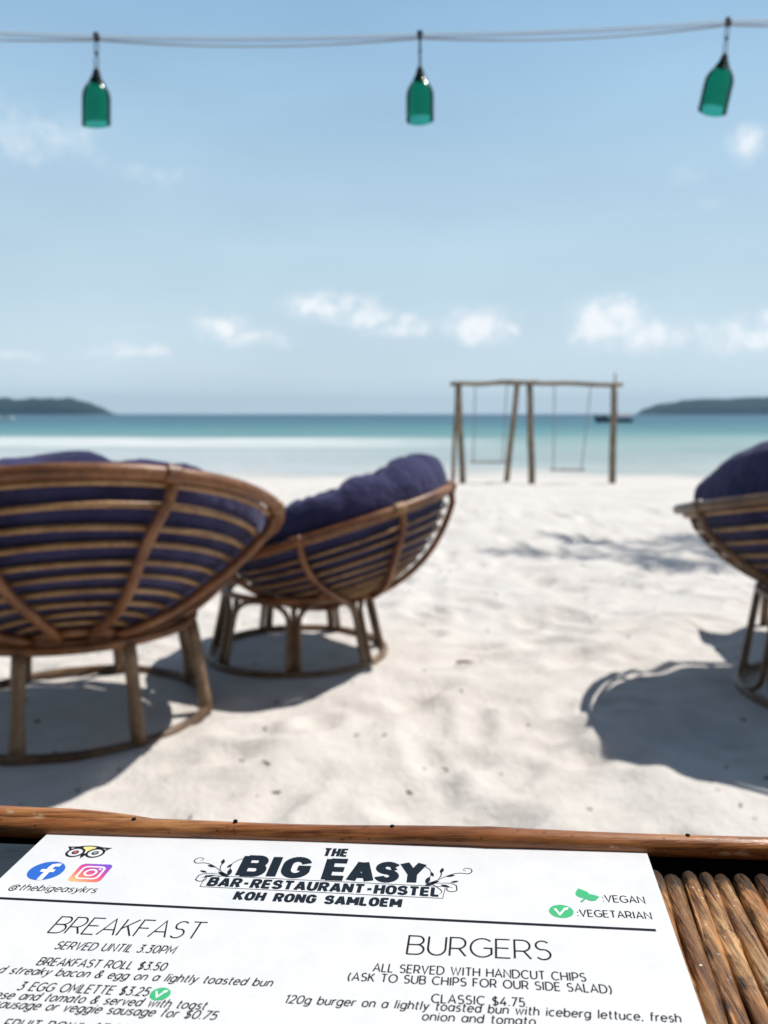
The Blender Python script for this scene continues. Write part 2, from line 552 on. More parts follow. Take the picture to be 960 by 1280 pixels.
# ------------------------------------------------------------------ papasan chairs
def papasan(label, cush_label, loc, az, rim_r, bowl_h, tilt, ring_r, top_r, leg_h, legs='arch', hoops=10, thick=1.0,
            rim_mat=None, cush=None, spin=0.0, slide=0.0):
    """az: compass of the high side of the bowl, degrees from +X, counter-clockwise"""
    z0 = sand_z(loc[0], loc[1]) - .006
    root = thing('papasan_chair', label, 'chair', (loc[0], loc[1], z0), R(az), 'papasan chairs on the sand')
    rim_mat = rim_mat or M_RIM
    Rs = (rim_r ** 2 + bowl_h ** 2) / (2 * bowl_h)
    phr = math.asin(rim_r / Rs)
    rr, rib_r, hoop_r = .0165 * thick, .0125 * thick, .0074 * thick
    t = R(tilt)
    nrm = Vector((-math.sin(t), 0, math.cos(t)))
    dv = Vector((math.cos(t), 0, math.sin(t)))
    yv = Vector((0, 1, 0))
    Sz = leg_h + math.sqrt((Rs + 2 * rib_r + .012) ** 2 - top_r ** 2)
    S = Vector((slide, 0, Sz - slide * .25))

    def bp(phi, th, rad):
        return S + (dv * (math.sin(phi) * math.cos(th)) + yv * (math.sin(phi) * math.sin(th)) - nrm * math.cos(phi)) * rad

    def circ(phi, rad, nseg=72):
        return [bp(phi, 2 * math.pi * k / nseg, rad) for k in range(nseg)]

    bm = bmesh.new()
    tube(bm, circ(phr, Rs), rr, 12, True)
    obj('rim', bm, rim_mat, root)
    phb = phr * .155
    bm = bmesh.new()
    tube(bm, circ(phb, Rs + rib_r * .4, 30), rib_r, 10, True)
    obj('hub_ring', bm, rim_mat, root)
    nr = 8
    for k in range(nr):
        th = 2 * math.pi * (k + .5) / nr + R(spin)
        bm = bmesh.new()
        tube(bm, [bp(phb + (phr - phb) * i / 18, th + .03 * math.sin(i * .4 + k), Rs + rib_r * (1.2 if i < 17 else .4)) for i in range(19)], rib_r, 10)
        obj('rib', bm, rim_mat, root)
        for ph_, rad_, r_, half in ((phr, Rs, rr * 1.28, .020),):
            bm = bmesh.new()
            dth = half / (Rs * math.sin(ph_))
            tube(bm, [bp(ph_, th + dth * (i / 8 * 2 - 1), rad_) for i in range(9)], lambda q, r_=r_: r_ * (1 + .05 * math.sin(q * 50)), 12)
            obj('binding', bm, M_HOOP if k % 3 == 1 else rim_mat, root)
    for k in range(hoops):
        ph = phb + (phr - phb) * (k + .75 + rng.uniform(-.1, .1)) / (hoops + .35)
        bm = bmesh.new()
        rd = Rs - hoop_r * 1.0
        wob = rng.uniform(-.004, .004, 6)
        pts = []
        for i in range(72):
            th = 2 * math.pi * i / 72
            pts.append(bp(ph + wob[0] * math.sin(th * 2 + k) + wob[1] * math.sin(3 * th) + wob[2] * math.cos(th), th, rd))
        tube(bm, pts, hoop_r * rng.uniform(.82, 1.15), 8, True)
        obj('hoop', bm, M_HOOP, root)
    # base
    bm = bmesh.new()
    tube(bm, [(top_r * math.cos(2 * math.pi * k / 48), top_r * math.sin(2 * math.pi * k / 48), leg_h - .004) for k in range(48)], .013 * thick, 10, True)
    obj('top_ring', bm, rim_mat, root)
    bm = bmesh.new()
    tube(bm, [(ring_r * math.cos(2 * math.pi * k / 56), ring_r * math.sin(2 * math.pi * k / 56), .017) for k in range(56)], .014 * thick, 10, True)
    obj('base_ring', bm, M_DARKRIM if legs == 'post' else M_LEG, root)

    def cone(ang, z, inset=0.0):
        q = z / leg_h
        r_ = ring_r + (top_r - ring_r) * q - inset
        return Vector((r_ * math.cos(ang), r_ * math.sin(ang), z))
    if legs == 'post':
        nl = 8
        for k in range(nl):
            a = 2 * math.pi * (k + .5) / nl + R(spin * 1.7)
            bm = bmesh.new()
            tube(bm, [cone(a, .012 + (leg_h - .02) * i / 6, -.004) for i in range(7)], lambda q: (.0215 - .003 * q + .0015 * math.sin(q * 9 + k)) * thick / 1.15, 12)
            obj('leg', bm, M_LEG, root)
    else:
        nl = 7
        for k in range(nl):
            a0, a1 = 2 * math.pi * k / nl + .06 + R(spin), 2 * math.pi * (k + 1) / nl - .06 + R(spin)
            pts = []
            if legs == 'arch':
                for i in range(6):
                    pts.append(cone(a0, .02 + (leg_h * .62) * i / 5))
                for i in range(1, 12):
                    q = math.pi * (1 - i / 12)
                    pts.append(cone((a0 + a1) / 2 + (a1 - a0) / 2 * math.cos(q), leg_h * .62 + .02 + (leg_h * .38 - .03) * math.sin(q) ** .8))
                for i in range(6):
                    pts.append(cone(a1, .02 + (leg_h * .62) * (5 - i) / 5))
            else:
                for i in range(6):
                    pts.append(cone(a0, leg_h - .01 - (leg_h * .70) * i / 5))
                for i in range(1, 12):
                    q = math.pi * (1 - i / 12)
                    pts.append(cone((a0 + a1) / 2 + (a1 - a0) / 2 * math.cos(q), leg_h * .30 - .01 - (leg_h * .30 - .035) * math.sin(q) ** .7))
                for i in range(6):
                    pts.append(cone(a1, leg_h - .01 - (leg_h * .70) * (5 - i) / 5))
            bm = bmesh.new()
            tube(bm, pts, .0105 * thick, 10)
            obj('leg_loop', bm, M_LEG if legs == 'arch' else rim_mat, root)
            if legs == 'arch':
                bm = bmesh.new()
                a = 2 * math.pi * k / nl + R(spin)
                tube(bm, [cone(a, .02 + (leg_h - .03) * i / 5, .012) for i in range(6)], .011 * thick, 10)
                obj('leg', bm, M_LEG, root)
    # cushion: its own thing, lying in the bowl
    cp_ = dict(hi=.10, side=.05, lo=.0, th=.13, seed=1.0, lob=11, fit=.93, puff=1.0, block=.62)
    cp_.update(cush or {})
    bm = bmesh.new()
    NT, NB, NTop = 132, 16, 34
    rings = []
    sd = cp_['seed']

    prof = [('b', i / NB) for i in range(1, NB + 1)] + [('t', 1 - i / NTop) for i in range(1, NTop)]
    south = bm.verts.new(bp(0, 0, Rs - hoop_r * 2.3))
    tufts = [(0, 0)] + [(.40, 2 * math.pi * k / 6 + .3) for k in range(6)] + [(.74, 2 * math.pi * k / cp_['lob'] + .2) for k in range(cp_['lob'])]
    Rc = rim_r * cp_['fit']
    dcen = Rs - bowl_h
    C_ = S - nrm * dcen

    def cpt(r_, th, z):
        return C_ + dv * (r_ * math.cos(th)) + yv * (r_ * math.sin(th)) + nrm * z

    def bottom(r_):
        return -(math.sqrt(max(0, (Rs - hoop_r * 2.4) ** 2 - r_ * r_)) - dcen)
    zc = -bowl_h + cp_['th']
    for kind, q in prof:
        ring = []
        for k in range(NT):
            th = 2 * math.pi * k / NT
            c_, s_ = math.cos(th), math.sin(th)
            lobe = abs(math.sin((th - .2) * cp_['lob'] / 2))        # 1 between tufts, 0 on them
            pucker = (1 - lobe) ** 2.6
            Re = Rc * (1 + .020 * mnoise.noise((2.2 * c_, 2.2 * s_, sd)) - .015 * pucker * cp_['puff'])
            crest = cp_['side'] + (cp_['hi'] - cp_['side']) * max(0, c_) ** 1.4 + (cp_['lo'] - cp_['side']) * max(0, -c_) ** 1.4
            crest += .008 * cp_['puff'] * (lobe - .75) + .012 * cp_['puff'] * mnoise.noise((3.1 * c_, 3.1 * s_, sd + 2))
            zb_ = bottom(Re) + .012
            if kind == 'b':
                r_ = Re * q
                z = bottom(r_) + (.012 * q ** 8) + .003 * mnoise.noise((q * c_ * 9, q * s_ * 9, sd))
            else:
                u, v = q * c_, q * s_
                if q > .78:
                    t_ = (q - .78) / .22
                    r_ = Re * (.78 + .22 * math.sin(t_ * math.pi / 2) ** .9)
                    z = zb_ + (crest - zb_) * math.cos(t_ * math.pi / 2) ** cp_['block']
                else:
                    r_ = Re * q
                    z = zc + (crest - zc) * (q / .78) ** 1.7
                dent = 0
                for (tr, ta) in tufts:
                    dd = (u - tr * math.cos(ta)) ** 2 + (v - tr * math.sin(ta)) ** 2
                    dent += (.25 if tr > .6 else 1.0) * math.exp(-dd / .010)
                fade = 1 if q < .9 else max(0, (1 - q) / .1)
                z -= cp_['puff'] * .034 * min(1.0, dent) * fade
                if q > .5:
                    z -= cp_['puff'] * .012 * pucker * min(1, (q - .5) / .25) * fade
                z += cp_['puff'] * (.012 * mnoise.fractal((u * 4.2, v * 4.2, sd), 1, 2, 4) - .016 * (1 - abs(mnoise.noise((u * 5 + 3, v * 5, sd + 7))) * 2.2) ** 3) * fade
                z = max(z, bottom(min(r_, Re)) + .018)
            ring.append(bm.verts.new(cpt(r_, th, z)))
        rings.append(ring)
    top = bm.verts.new(cpt(0, 0, zc - .05 * cp_['puff']))
    for i in range(len(rings) - 1):
        A, B = rings[i], rings[i + 1]
        for k in range(NT):
            bm.faces.new((A[k], A[(k + 1) % NT], B[(k + 1) % NT], B[k]))
    for k in range(NT):
        bm.faces.new((south, rings[0][(k + 1) % NT], rings[0][k]))
        bm.faces.new((top, rings[-1][k], rings[-1][(k + 1) % NT]))
    bmesh.ops.recalc_face_normals(bm, faces=bm.faces)
    co = obj('seat_cushion', bm, m_cush)
    co.location = root.location
    co.rotation_euler = root.rotation_euler
    tag(co, cush_label, 'cushion', 'navy cushions in the papasan chairs')
    return root


papasan('biggest papasan chair, seen from behind at the left, on thick straight legs', 'navy cushion showing through the back hoops of the biggest papasan chair',
        (-.99, 2.65), -69, .615, .30, 22, .42, .375, .312, 'post', 10, 1.15, M_RIM,
        dict(hi=.090, side=.06, lo=.03, th=.14, seed=2.0, fit=.93, puff=1.0))
papasan('papasan chair in side view on a base of arched double legs', 'plump navy cushion rising above the high rim of the side-view papasan chair',
        (-.347, 3.33), -8, .48, .31, 17.5, .35, .285, .280, 'arch', 10, 1.0, M_RIM,
        dict(hi=.165, side=.135, lo=.06, th=.18, seed=6.0, lob=13, fit=.97, puff=.75), slide=.09, spin=-27)
papasan('dark papasan chair cut off by the right edge, on slim splayed legs', 'dome of dark navy cushion in the papasan chair at the right edge',
        (1.56, 2.82), -60, .60, .36, 10.5, .325, .275, .36, 'hairpin', 10, 1.0, M_DARKRIM,
        dict(hi=.19, side=.185, lo=.06, th=.30, seed=9.0, lob=8, fit=.90, puff=.35, block=.36))
papasan('papasan chair hidden behind the biggest chair, only cushion tufts showing', 'navy cushion peeping over the rim of the biggest papasan chair',
        (-1.62, 4.15), 200, .56, .27, 20, .35, .285, .262, 'arch', 9, 1.0, M_RIM,
        dict(hi=.08, side=.05, lo=.0, th=.15, seed=12.0))
lt = thing('low_table', 'low rattan side table behind the right edge chair, its flat top shading the sand', 'table', (1.95, 3.50, sand_z(1.95, 3.50)), R(-4))
bm = bmesh.new()
box(bm, (0, 0, .44), (.74, .52, .03))
bmesh.ops.bevel(bm, geom=bm.edges[:], offset=.01, segments=2, affect='EDGES')
obj('table_top', bm, M_DARKRIM, lt)
for sx_ in (-1, 1):
    for sy_ in (-1, 1):
        bm = bmesh.new()
        tube(bm, [(sx_ * .26, sy_ * .20, .425), (sx_ * .26, sy_ * .215, .2), (sx_ * .26, sy_ * .225, -.02)], .02, 10)
        obj('leg', bm, M_DARKRIM, lt)

# ------------------------------------------------------------------ swing frame at the water's edge
m_post = rattan('weathered_log', (.11, .085, .06), (.22, .17, .12), (.34, .27, .19), .5, .85)
m_rope = mat('grey_rope', (.30, .29, .28), .9, .1)[0]
m_plank = rattan('grey_plank', (.18, .15, .12), (.30, .26, .21), (.40, .35, .29), .6, .85)
SW = 19.2
K = SW / 1065.0


def sx(px):
    return (px - 480) * K


swing = thing('log_swing_set', 'log swing frame standing at the water edge', 'swing set', (sx(668), SW, float(ground_height(SW))), 0)
bz = 1.565 - float(ground_height(SW))
ox = sx(668)
for (xt, xb, yt, yb, r_) in [(572, 579.5, 0, 0, .062), (571, 571, .1, 1.2, .04), (660, 666, 0, .0, .068), (646, 641, .12, 1.1, .058), (765, 766, 0, 0, .068)]:
    bm = bmesh.new()
    tube(bm, [Vector((sx(xt) - ox, yt, bz + .02)).lerp(Vector((sx(xb) - ox, yb, -.25)), i / 8) + Vector((.005 * math.sin(i * 1.3 + xt), 0, 0)) for i in range(9)],
         lambda q, r_=r_: r_ * (1.05 + .16 * q), 10)
    obj('post', bm, m_post, swing)
for (xa, za, xb, zb, dy) in [(562, bz + .035, 668, bz + .075, -.02), (622, bz + .085, 776, bz + .02, .06)]:
    bm = bmesh.new()
    tube(bm, [Vector((sx(xa) - ox, dy, za)).lerp(Vector((sx(xb) - ox, dy, zb)), i / 8) + Vector((0, 0, .012 * math.sin(i * 1.7))) for i in range(9)], .05, 10)
    obj('crossbeam', bm, m_post, swing)
bm = bmesh.new()
tube(bm, [(sx(766) - ox, 0, bz), (sx(765.5) - ox, 0, bz + .28)], .02, 8)
obj('post_tip', bm, m_post, swing)
for (lab, xt0, xb0, xt1, xb1, yb, sway) in [('plank swing hanging on two upright ropes in the left bay of the frame', 593, 593, 632, 630, 578, .25),
                                            ('swing with slanting ropes hanging in the right bay of the frame', 691, 692, 736, 727, 587, .0)]:
    zb = EYE + (517 - yb) * K - float(ground_height(SW))
    s = thing('swing', lab, 'swing', (ox, SW, float(ground_height(SW))), 0, 'swings on the log frame')
    for xt, xb in ((xt0, xb0), (xt1, xb1)):
        bm = bmesh.new()
        tube(bm, [(sx(xt) - ox, 0, bz + .02), (sx((xt + xb) / 2) - ox, sway * .5, (bz + zb) / 2), (sx(xb) - ox, sway, zb + .01)], .013, 6)
        obj('rope', bm, m_rope, s)
    bm = bmesh.new()
    box(bm, ((sx(xb0) + sx(xb1)) / 2 - ox, sway, zb), (sx(xb1) - sx(xb0) + .14, .2, .035))
    bmesh.ops.bevel(bm, geom=bm.edges[:], offset=.008, segments=2, affect='EDGES')
    obj('seat', bm, m_plank, s, smooth=False)

# ------------------------------------------------------------------ boats
m_hull = mat('dark_hull_paint', (.012, .035, .05), .5)[0]
m_canopy = mat('faded_pink_canopy', (.42, .27, .22), .8)[0]
m_white = mat('white_boat_paint', (.8, .8, .78), .4)[0]
m_glass = mat('boat_glass', (.03, .05, .06), .15)[0]


def hull(bm, L, W, H, bow, draft=.3):
    st = 16
    rows = []
    for i in range(st + 1):
        q = i / st
        x = -L / 2 + L * q
        w = W / 2 * (1 - abs(2 * q - 1) ** 3.0) + .04
        sheer = H + bow * max(0, (.5 - q) * 2) ** 2.4 + .25 * max(0, (q - .6) / .4) ** 2
        pts = [(x, -w, sheer), (x * .97, -w * .75, sheer * .35), (x * .93, 0, -draft), (x * .97, w * .75, sheer * .35), (x, w, sheer), (x, w * .8, sheer - .12), (x, -w * .8, sheer - .12)]
        rows.append([bm.verts.new(p) for p in pts])
    for i in range(st):
        for k in range(7):
            bm.faces.new((rows[i][k], rows[i + 1][k], rows[i + 1][(k + 1) % 7], rows[i][(k + 1) % 7]))
    bm.faces.new(rows[0]); bm.faces.new(list(reversed(rows[-1])))
    bmesh.ops.recalc_face_normals(bm, faces=bm.faces)


BY = 180.0
boat = thing('longtail_boat', 'dark wooden boat anchored offshore behind the swing frame', 'boat', ((766 - 480) / 1065 * BY, BY, SEA), 0)
bm = bmesh.new(); hull(bm, 8.3, 1.9, .75, 1.0); obj('hull', bm, m_hull, boat)
for i in range(4):
    for y_ in (-.7, .7):
        bm = bmesh.new()
        tube(bm, [(.0 + i * .95, y_, .6), (.0 + i * .95, y_, 1.5)], .04, 6)
        obj('canopy_post', bm, m_hull, boat)
bm = bmesh.new()
rows = []
for i in range(8):
    x = -.3 + 3.6 * i / 7
    rows.append([[bm.verts.new((x, .85 * math.cos(math.pi * k / 10), 1.42 + .22 * math.sin(math.pi * k / 10) + dz)) for k in range(11)] for dz in (0, .05)])
for i in range(7):
    for s_ in (0, 1):
        for k in range(10):
            bm.faces.new((rows[i][s_][k], rows[i + 1][s_][k], rows[i + 1][s_][k + 1], rows[i][s_][k + 1]))
obj('canopy', bm, m_canopy, boat)
bm = bmesh.new(); tube(bm, [(.6, 0, .4), (.6, 0, 3.0)], .045, 6); obj('mast', bm, m_hull, boat)
bm = bmesh.new(); box(bm, (-2.0, 0, 1.15), (1.5, 1.1, .9)); bmesh.ops.bevel(bm, geom=bm.edges[:], offset=.1, segments=2, affect='EDGES'); obj('cabin', bm, m_hull, boat)

B2 = 275.0
sb = thing('speedboat', 'small white speedboat far out below the left headland', 'boat', ((9 - 480) / 1065 * B2, B2, SEA), R(8))
bm = bmesh.new(); hull(bm, 5.6, 2.0, .55, .5); obj('hull', bm, m_white, sb)
bm = bmesh.new()
box(bm, (-.2, 0, .95), (1.2, 1.2, .5), Matrix.Rotation(-.3, 3, 'Y')); bmesh.ops.bevel(bm, geom=bm.edges[:], offset=.12, segments=2, affect='EDGES')
obj('windscreen', bm, m_glass, sb)

# ------------------------------------------------------------------ bottle lights on a line
m_line, n, l, b = mat('clear_plastic_tube', (.93, .92, .93), .3, .5)
b.inputs['Transmission Weight'].default_value = .8
b.inputs['IOR'].default_value = 1.12
m_wire = mat('dark_wire', (.42, .46, .52), .6)[0]
m_twine = mat('dark_twine', (.035, .045, .06), .8)[0]
LY = 2.15


def lx(px, z=1.9):
    return (px - 480) / 1065 * 2.03


# hang points (x, z of the line)
HP = [(-3.2, 2.02), (lx(-260), 1.885), (lx(120), 1.842), (lx(525), 1.846), (lx(910), 1.876), (lx(1300), 1.915), (3.3, 2.10)]


def line_pts(sag, step=14, dz=0.0):
    out = []
    for (x0, z0), (x1, z1) in zip(HP[:-1], HP[1:]):
        for i in range(step):
            q = i / step
            out.append((x0 + (x1 - x0) * q, LY, z0 + (z1 - z0) * q - sag * 4 * q * (1 - q) + dz))
    out.append((HP[-1][0], LY, HP[-1][1] + dz))
    return out


line = thing('light_line', 'clear plastic tube strung across the sky holding three bottles', 'cable', (0, LY, 1.84))
bm = bmesh.new()
tube(bm, [Vector(p) - Vector((0, LY, 1.84)) for p in line_pts(.006)], .0055, 10)
obj('clear_tube', bm, m_line, line)
bm = bmesh.new()
tube(bm, [Vector(p) - Vector((0, LY - .004, 1.84)) for p in line_pts(.016, 14, -.005)], .0022, 8)
obj('inner_wire', bm, m_wire, line)

m_gg = bpy.data.materials.new('green_bottle_glass')
m_gg.use_nodes = True
n, l = m_gg.node_tree.nodes, m_gg.node_tree.links
n.clear()
go_ = n.new('ShaderNodeOutputMaterial')
gt = n.new('ShaderNodeBsdfTransparent'); gt.inputs[0].default_value = (.11, .53, .40, 1)
gg = n.new('ShaderNodeBsdfGlossy'); gg.inputs['Roughness'].default_value = .13
gd = n.new('ShaderNodeBsdfTranslucent'); gd.inputs[0].default_value = (.01, .30, .20, 1)
gf = n.new('ShaderNodeFresnel'); gf.inputs[0].default_value = 1.3
gm1 = n.new('ShaderNodeMixShader'); gm1.inputs[0].default_value = .22
l.new(gt.outputs[0], gm1.inputs[1]); l.new(gd.outputs[0], gm1.inputs[2])
gm2 = n.new('ShaderNodeMixShader')
l.new(gf.outputs[0], gm2.inputs[0]); l.new(gm1.outputs[0], gm2.inputs[1]); l.new(gg.outputs[0], gm2.inputs[2])
l.new(gm2.outputs[0], go_.inputs[0])
m_cap = mat('black_rubber_cap', (.004, .005, .007), .7, .1)[0]


def bottle(label, hx, hz, tilt, cut, body, rad, turn, lean=0.0):
    """neck up, base cut off; hangs on a loop of twine from the line"""
    t = thing('bottle_lamp', label, 'hanging bottle', (hx, LY, hz), 0, 'cut green bottles on the line')
    t.rotation_euler = (0, R(tilt), turn)
    drop = .092
    prof = [(.0130, 0.0), (.0138, .006), (.0185, .013), (.0245, .021), (rad * .88, .030), (rad * .97, .039), (rad, .048), (rad, .048 + body * .5), (rad * 1.0, .048 + body)]
    bm = bmesh.new()
    seg = 32
    lean_m = Matrix.Translation((0, 0, -drop + .012)) @ Matrix.Rotation(R(lean), 4, 'Y') @ Matrix.Translation((0, 0, drop - .012))
    outer = []
    for (r_, d_) in prof:
        ro = []
        for k in range(seg):
            a = 2 * math.pi * k / seg
            slant = cut * math.cos(a - .2) * (d_ / prof[-1][1]) ** 4
            ro.append(bm.verts.new(lean_m @ Vector((r_ * math.cos(a), r_ * math.sin(a), -drop - d_ + slant))))
        outer.append(ro)
    for i in range(len(prof) - 1):
        for k in range(seg):
            q = (k + 1) % seg
            bm.faces.new((outer[i][k], outer[i][q], outer[i + 1][q], outer[i + 1][k]))
    bmesh.ops.recalc_face_normals(bm, faces=bm.faces)
    obj('glass_body', bm, m_gg, t)
    bm = bmesh.new()
    tube(bm, [lean_m @ Vector(p) for p in [(0, 0, -drop + .020), (0, 0, -drop + .012), (0, 0, -drop - .002), (0, 0, -drop - .005), (0, 0, -drop - .008)]], lambda q: .0055 + .0115 * min(1, q * 1.1), 16)
    obj('cap', bm, m_cap, t)
    bm = bmesh.new()
    tube(bm, [(.004 * math.cos(2 * math.pi * k / 14), 0.0 + .009 * math.sin(4 * math.pi * k / 14) * .3, .001 + .0075 * math.sin(2 * math.pi * k / 14)) for k in range(14)], .0046, 8, True)
    obj('line_knot', bm, m_twine, t)
    bm = bmesh.new()
    for s_ in (-1, 1):
        tube(bm, [(s_ * .0035, 0, -.008), (s_ * .0042, 0, -.030), (s_ * .0012, 0, -.037), (s_ * .0045, 0, -.052), (s_ * .003, 0, -drop + .016)], .0014, 6)
    tube(bm, [(-.004, 0, -.034), (.004, 0, -.039)], .0035, 8)
    obj('twine_loop', bm, m_twine, t)
    return t


bottle('leftmost of the three green bottles, its cut base slanting down to the right', HP[2][0], HP[2][1], 2.2, .005, .060, .0335, .3)
bottle('squat middle bottle of the three green ones on the line', HP[3][0], HP[3][1], .8, -.002, .054, .0335, 1.9)
bottle('green bottle that leans furthest, hanging near the right edge', HP[4][0], HP[4][1], 3.5, -.002, .064, .034, .0, 7.5)

# ------------------------------------------------------------------ table
TT = .738                               # top of the sticks
E_ = Vector((.9979, -.0655, 0)).normalized()       # along the far rail
D_ = Vector((-.159, -.987, 0)).normalized()        # along the sticks, towards the viewer
m_stick, n, l, b = mat('stick_bark', (.2, .1, .05), .38, .5)
tc = n.new('ShaderNodeTexCoord')
at = n.new('ShaderNodeAttribute'); at.attribute_name = 'stick'
fa = noise_node(n, l, tc.outputs['Object'], 60, 5, .65, (1, .22, 1))
fb_ = noise_node(n, l, tc.outputs['Object'], 330, 4, .65, (1, .10, 1))
c1 = ramp(n, l, fa, [(.25, (.07, .035, .016)), (.40, (.25, .12, .045)), (.54, (.44, .24, .10)), (.72, (.66, .46, .24))])
ct = ramp(n, l, at.outputs['Fac'], [(0, (.45, .40, .36)), (.5, (.95, .9, .85)), (1, (1.35, 1.15, .95))])
mx = n.new('ShaderNodeMix'); mx.data_type = 'RGBA'; mx.blend_type = 'MULTIPLY'; mx.inputs['Factor'].default_value = 1
l.new(c1, mx.inputs['A']); l.new(ct, mx.inputs['B'])
gr = ramp(n, l, fb_, [(.34, (.28, .24, .22)), (.55, (1.08, 1.06, 1.02))])
mx2 = n.new('ShaderNodeMix'); mx2.data_type = 'RGBA'; mx2.blend_type = 'MULTIPLY'; mx2.inputs['Factor'].default_value = .85
l.new(mx.outputs['Result'], mx2.inputs['A']); l.new(gr, mx2.inputs['B'])
vor = n.new('ShaderNodeTexVoronoi'); vor.inputs['Scale'].default_value = 260; l.new(tc.outputs['Object'], vor.inputs['Vector'])
spk = ramp(n, l, vor.outputs['Distance'], [(.13, (1, 1, 1)), (.19, (0, 0, 0))])
pat = ramp(n, l, noise_node(n, l, tc.outputs['Object'], 45, 3), [(.54, (0, 0, 0)), (.64, (1, 1, 1))])
mm = n.new('ShaderNodeMix'); mm.data_type = 'RGBA'; mm.blend_type = 'MULTIPLY'; mm.inputs['Factor'].default_value = 1
l.new(spk, mm.inputs['A']); l.new(pat, mm.inputs['B'])
mx3 = n.new('ShaderNodeMix'); mx3.data_type = 'RGBA'
l.new(mm.outputs['Result'], mx3.inputs['Factor']); l.new(mx2.outputs['Result'], mx3.inputs['A']); mx3.inputs['B'].default_value = (.62, .55, .44, 1)
# mould and weathering: dark at the cut ends, in patches further on
ae = n.new('ShaderNodeAttribute'); ae.attribute_name = 'along'
en = n.new('ShaderNodeMapRange'); en.inputs['From Min'].default_value = .0; en.inputs['From Max'].default_value = .022
en.inputs['To Min'].default_value = .34; en.inputs['To Max'].default_value = 0
l.new(ae.outputs['Fac'], en.inputs['Value'])
g1 = noise_node(n, l, tc.outputs['Object'], 105, 5, .7, (1, .35, 1))
ad = n.new('ShaderNodeMath'); ad.operation = 'ADD'; l.new(g1, ad.inputs[0]); l.new(en.outputs[0], ad.inputs[1])
gm = ramp(n, l, ad.outputs[0], [(.55, (0, 0, 0)), (.66, (1, 1, 1))])
mx4 = n.new('ShaderNodeMix'); mx4.data_type = 'RGBA'
gsc = n.new('ShaderNodeMath'); gsc.operation = 'MULTIPLY'; gsc.inputs[1].default_value = .85; l.new(gm, gsc.inputs[0])
l.new(gsc.outputs[0], mx4.inputs['Factor']); l.new(mx3.outputs['Result'], mx4.inputs['A']); mx4.inputs['B'].default_value = (.030, .024, .018, 1)
fcr = noise_node(n, l, tc.outputs['Object'], 520, 3, .55, (1, .028, 1))
crk = ramp(n, l, fcr, [(.30, (.10, .08, .07)), (.40, (.9, .9, .9)), (.60, (1, 1, 1)), (.72, (1.55, 1.45, 1.3))])
mx5 = n.new('ShaderNodeMix'); mx5.data_type = 'RGBA'; mx5.blend_type = 'MULTIPLY'; mx5.inputs['Factor'].default_value = 1
l.new(mx4.outputs['Result'], mx5.inputs['A']); l.new(crk, mx5.inputs['B'])
l.new(mx5.outputs['Result'], b.inputs['Base Color'])
hm = n.new('ShaderNodeMath'); hm.operation = 'ADD'; l.new(fb_, hm.inputs[0]); l.new(fcr, hm.inputs[1])
bump(n, l, b, hm.outputs[0], .8, .0013)

m_rail, n, l, b = mat('rail_rattan', (.25, .1, .04), .3, .5)
tc = n.new('ShaderNodeTexCoord')
fa = noise_node(n, l, tc.outputs['Object'], 42, 5, .6, (.16, 1, 1))
fb_ = noise_node(n, l, tc.outputs['Object'], 420, 4, .65, (.07, 1, 1))
fc_ = noise_node(n, l, tc.outputs['Object'], 55, 5, .7, (.5, 1, 1))
c1 = ramp(n, l, fa, [(.28, (.14, .045, .015)), (.5, (.31, .115, .036)), (.66, (.43, .195, .07)), (.80, (.54, .32, .14))])
gr = ramp(n, l, fb_, [(.33, (.26, .22, .20)), (.50, (.95, .95, .95)), (.72, (1.35, 1.30, 1.22))])
pit = ramp(n, l, fc_, [(.30, (.22, .18, .16)), (.37, (1, 1, 1))])
mx = n.new('ShaderNodeMix'); mx.data_type = 'RGBA'; mx.blend_type = 'MULTIPLY'; mx.inputs['Factor'].default_value = .85
l.new(c1, mx.inputs['A']); l.new(gr, mx.inputs['B'])
mx2 = n.new('ShaderNodeMix'); mx2.data_type = 'RGBA'; mx2.blend_type = 'MULTIPLY'; mx2.inputs['Factor'].default_value = .9
l.new(mx.outputs['Result'], mx2.inputs['A']); l.new(pit, mx2.inputs['B'])
chn = noise_node(n, l, tc.outputs['Object'], 75, 4, .6, (.45, 1, 1))
chip = ramp(n, l, chn, [(.66, (0, 0, 0)), (.70, (1, 1, 1))])
mx3 = n.new('ShaderNodeMix'); mx3.data_type = 'RGBA'
l.new(chip, mx3.inputs['Factor']); l.new(mx2.outputs['Result'], mx3.inputs['A']); mx3.inputs['B'].default_value = (.46, .32, .19, 1)
vor = n.new('ShaderNodeTexVoronoi'); vor.inputs['Scale'].default_value = 190; l.new(tc.outputs['Object'], vor.inputs['Vector'])
spk = ramp(n, l, vor.outputs['Distance'], [(.07, (.12, .10, .09)), (.14, (1, 1, 1))])
mx4 = n.new('ShaderNodeMix'); mx4.data_type = 'RGBA'; mx4.blend_type = 'MULTIPLY'; mx4.inputs['Factor'].default_value = .8
l.new(mx3.outputs['Result'], mx4.inputs['A']); l.new(spk, mx4.inputs['B'])
l.new(mx4.outputs['Result'], b.inputs['Base Color'])
bump(n, l, b, fb_, .6, .0009)

table = thing('rattan_table', 'rattan table with a stick top and red-brown edge rail', 'table', (0, 0, 0))
m_gapshade = mat('black_gap_shade', (.005, .005, .005), 1.0, 0.0)[0]  # near-black colour standing in for deep shade around the stick ends

# edge rail: long pole, and a thicker butt lapped over its left end
O_ = Vector((0, .3969, .7435))


def rail_pt(u, dz=0.0, dn=0.0):
    return O_ + E_ * u + Vector((.0655, .9979, 0)) * dn + Vector((0, 0, dz))


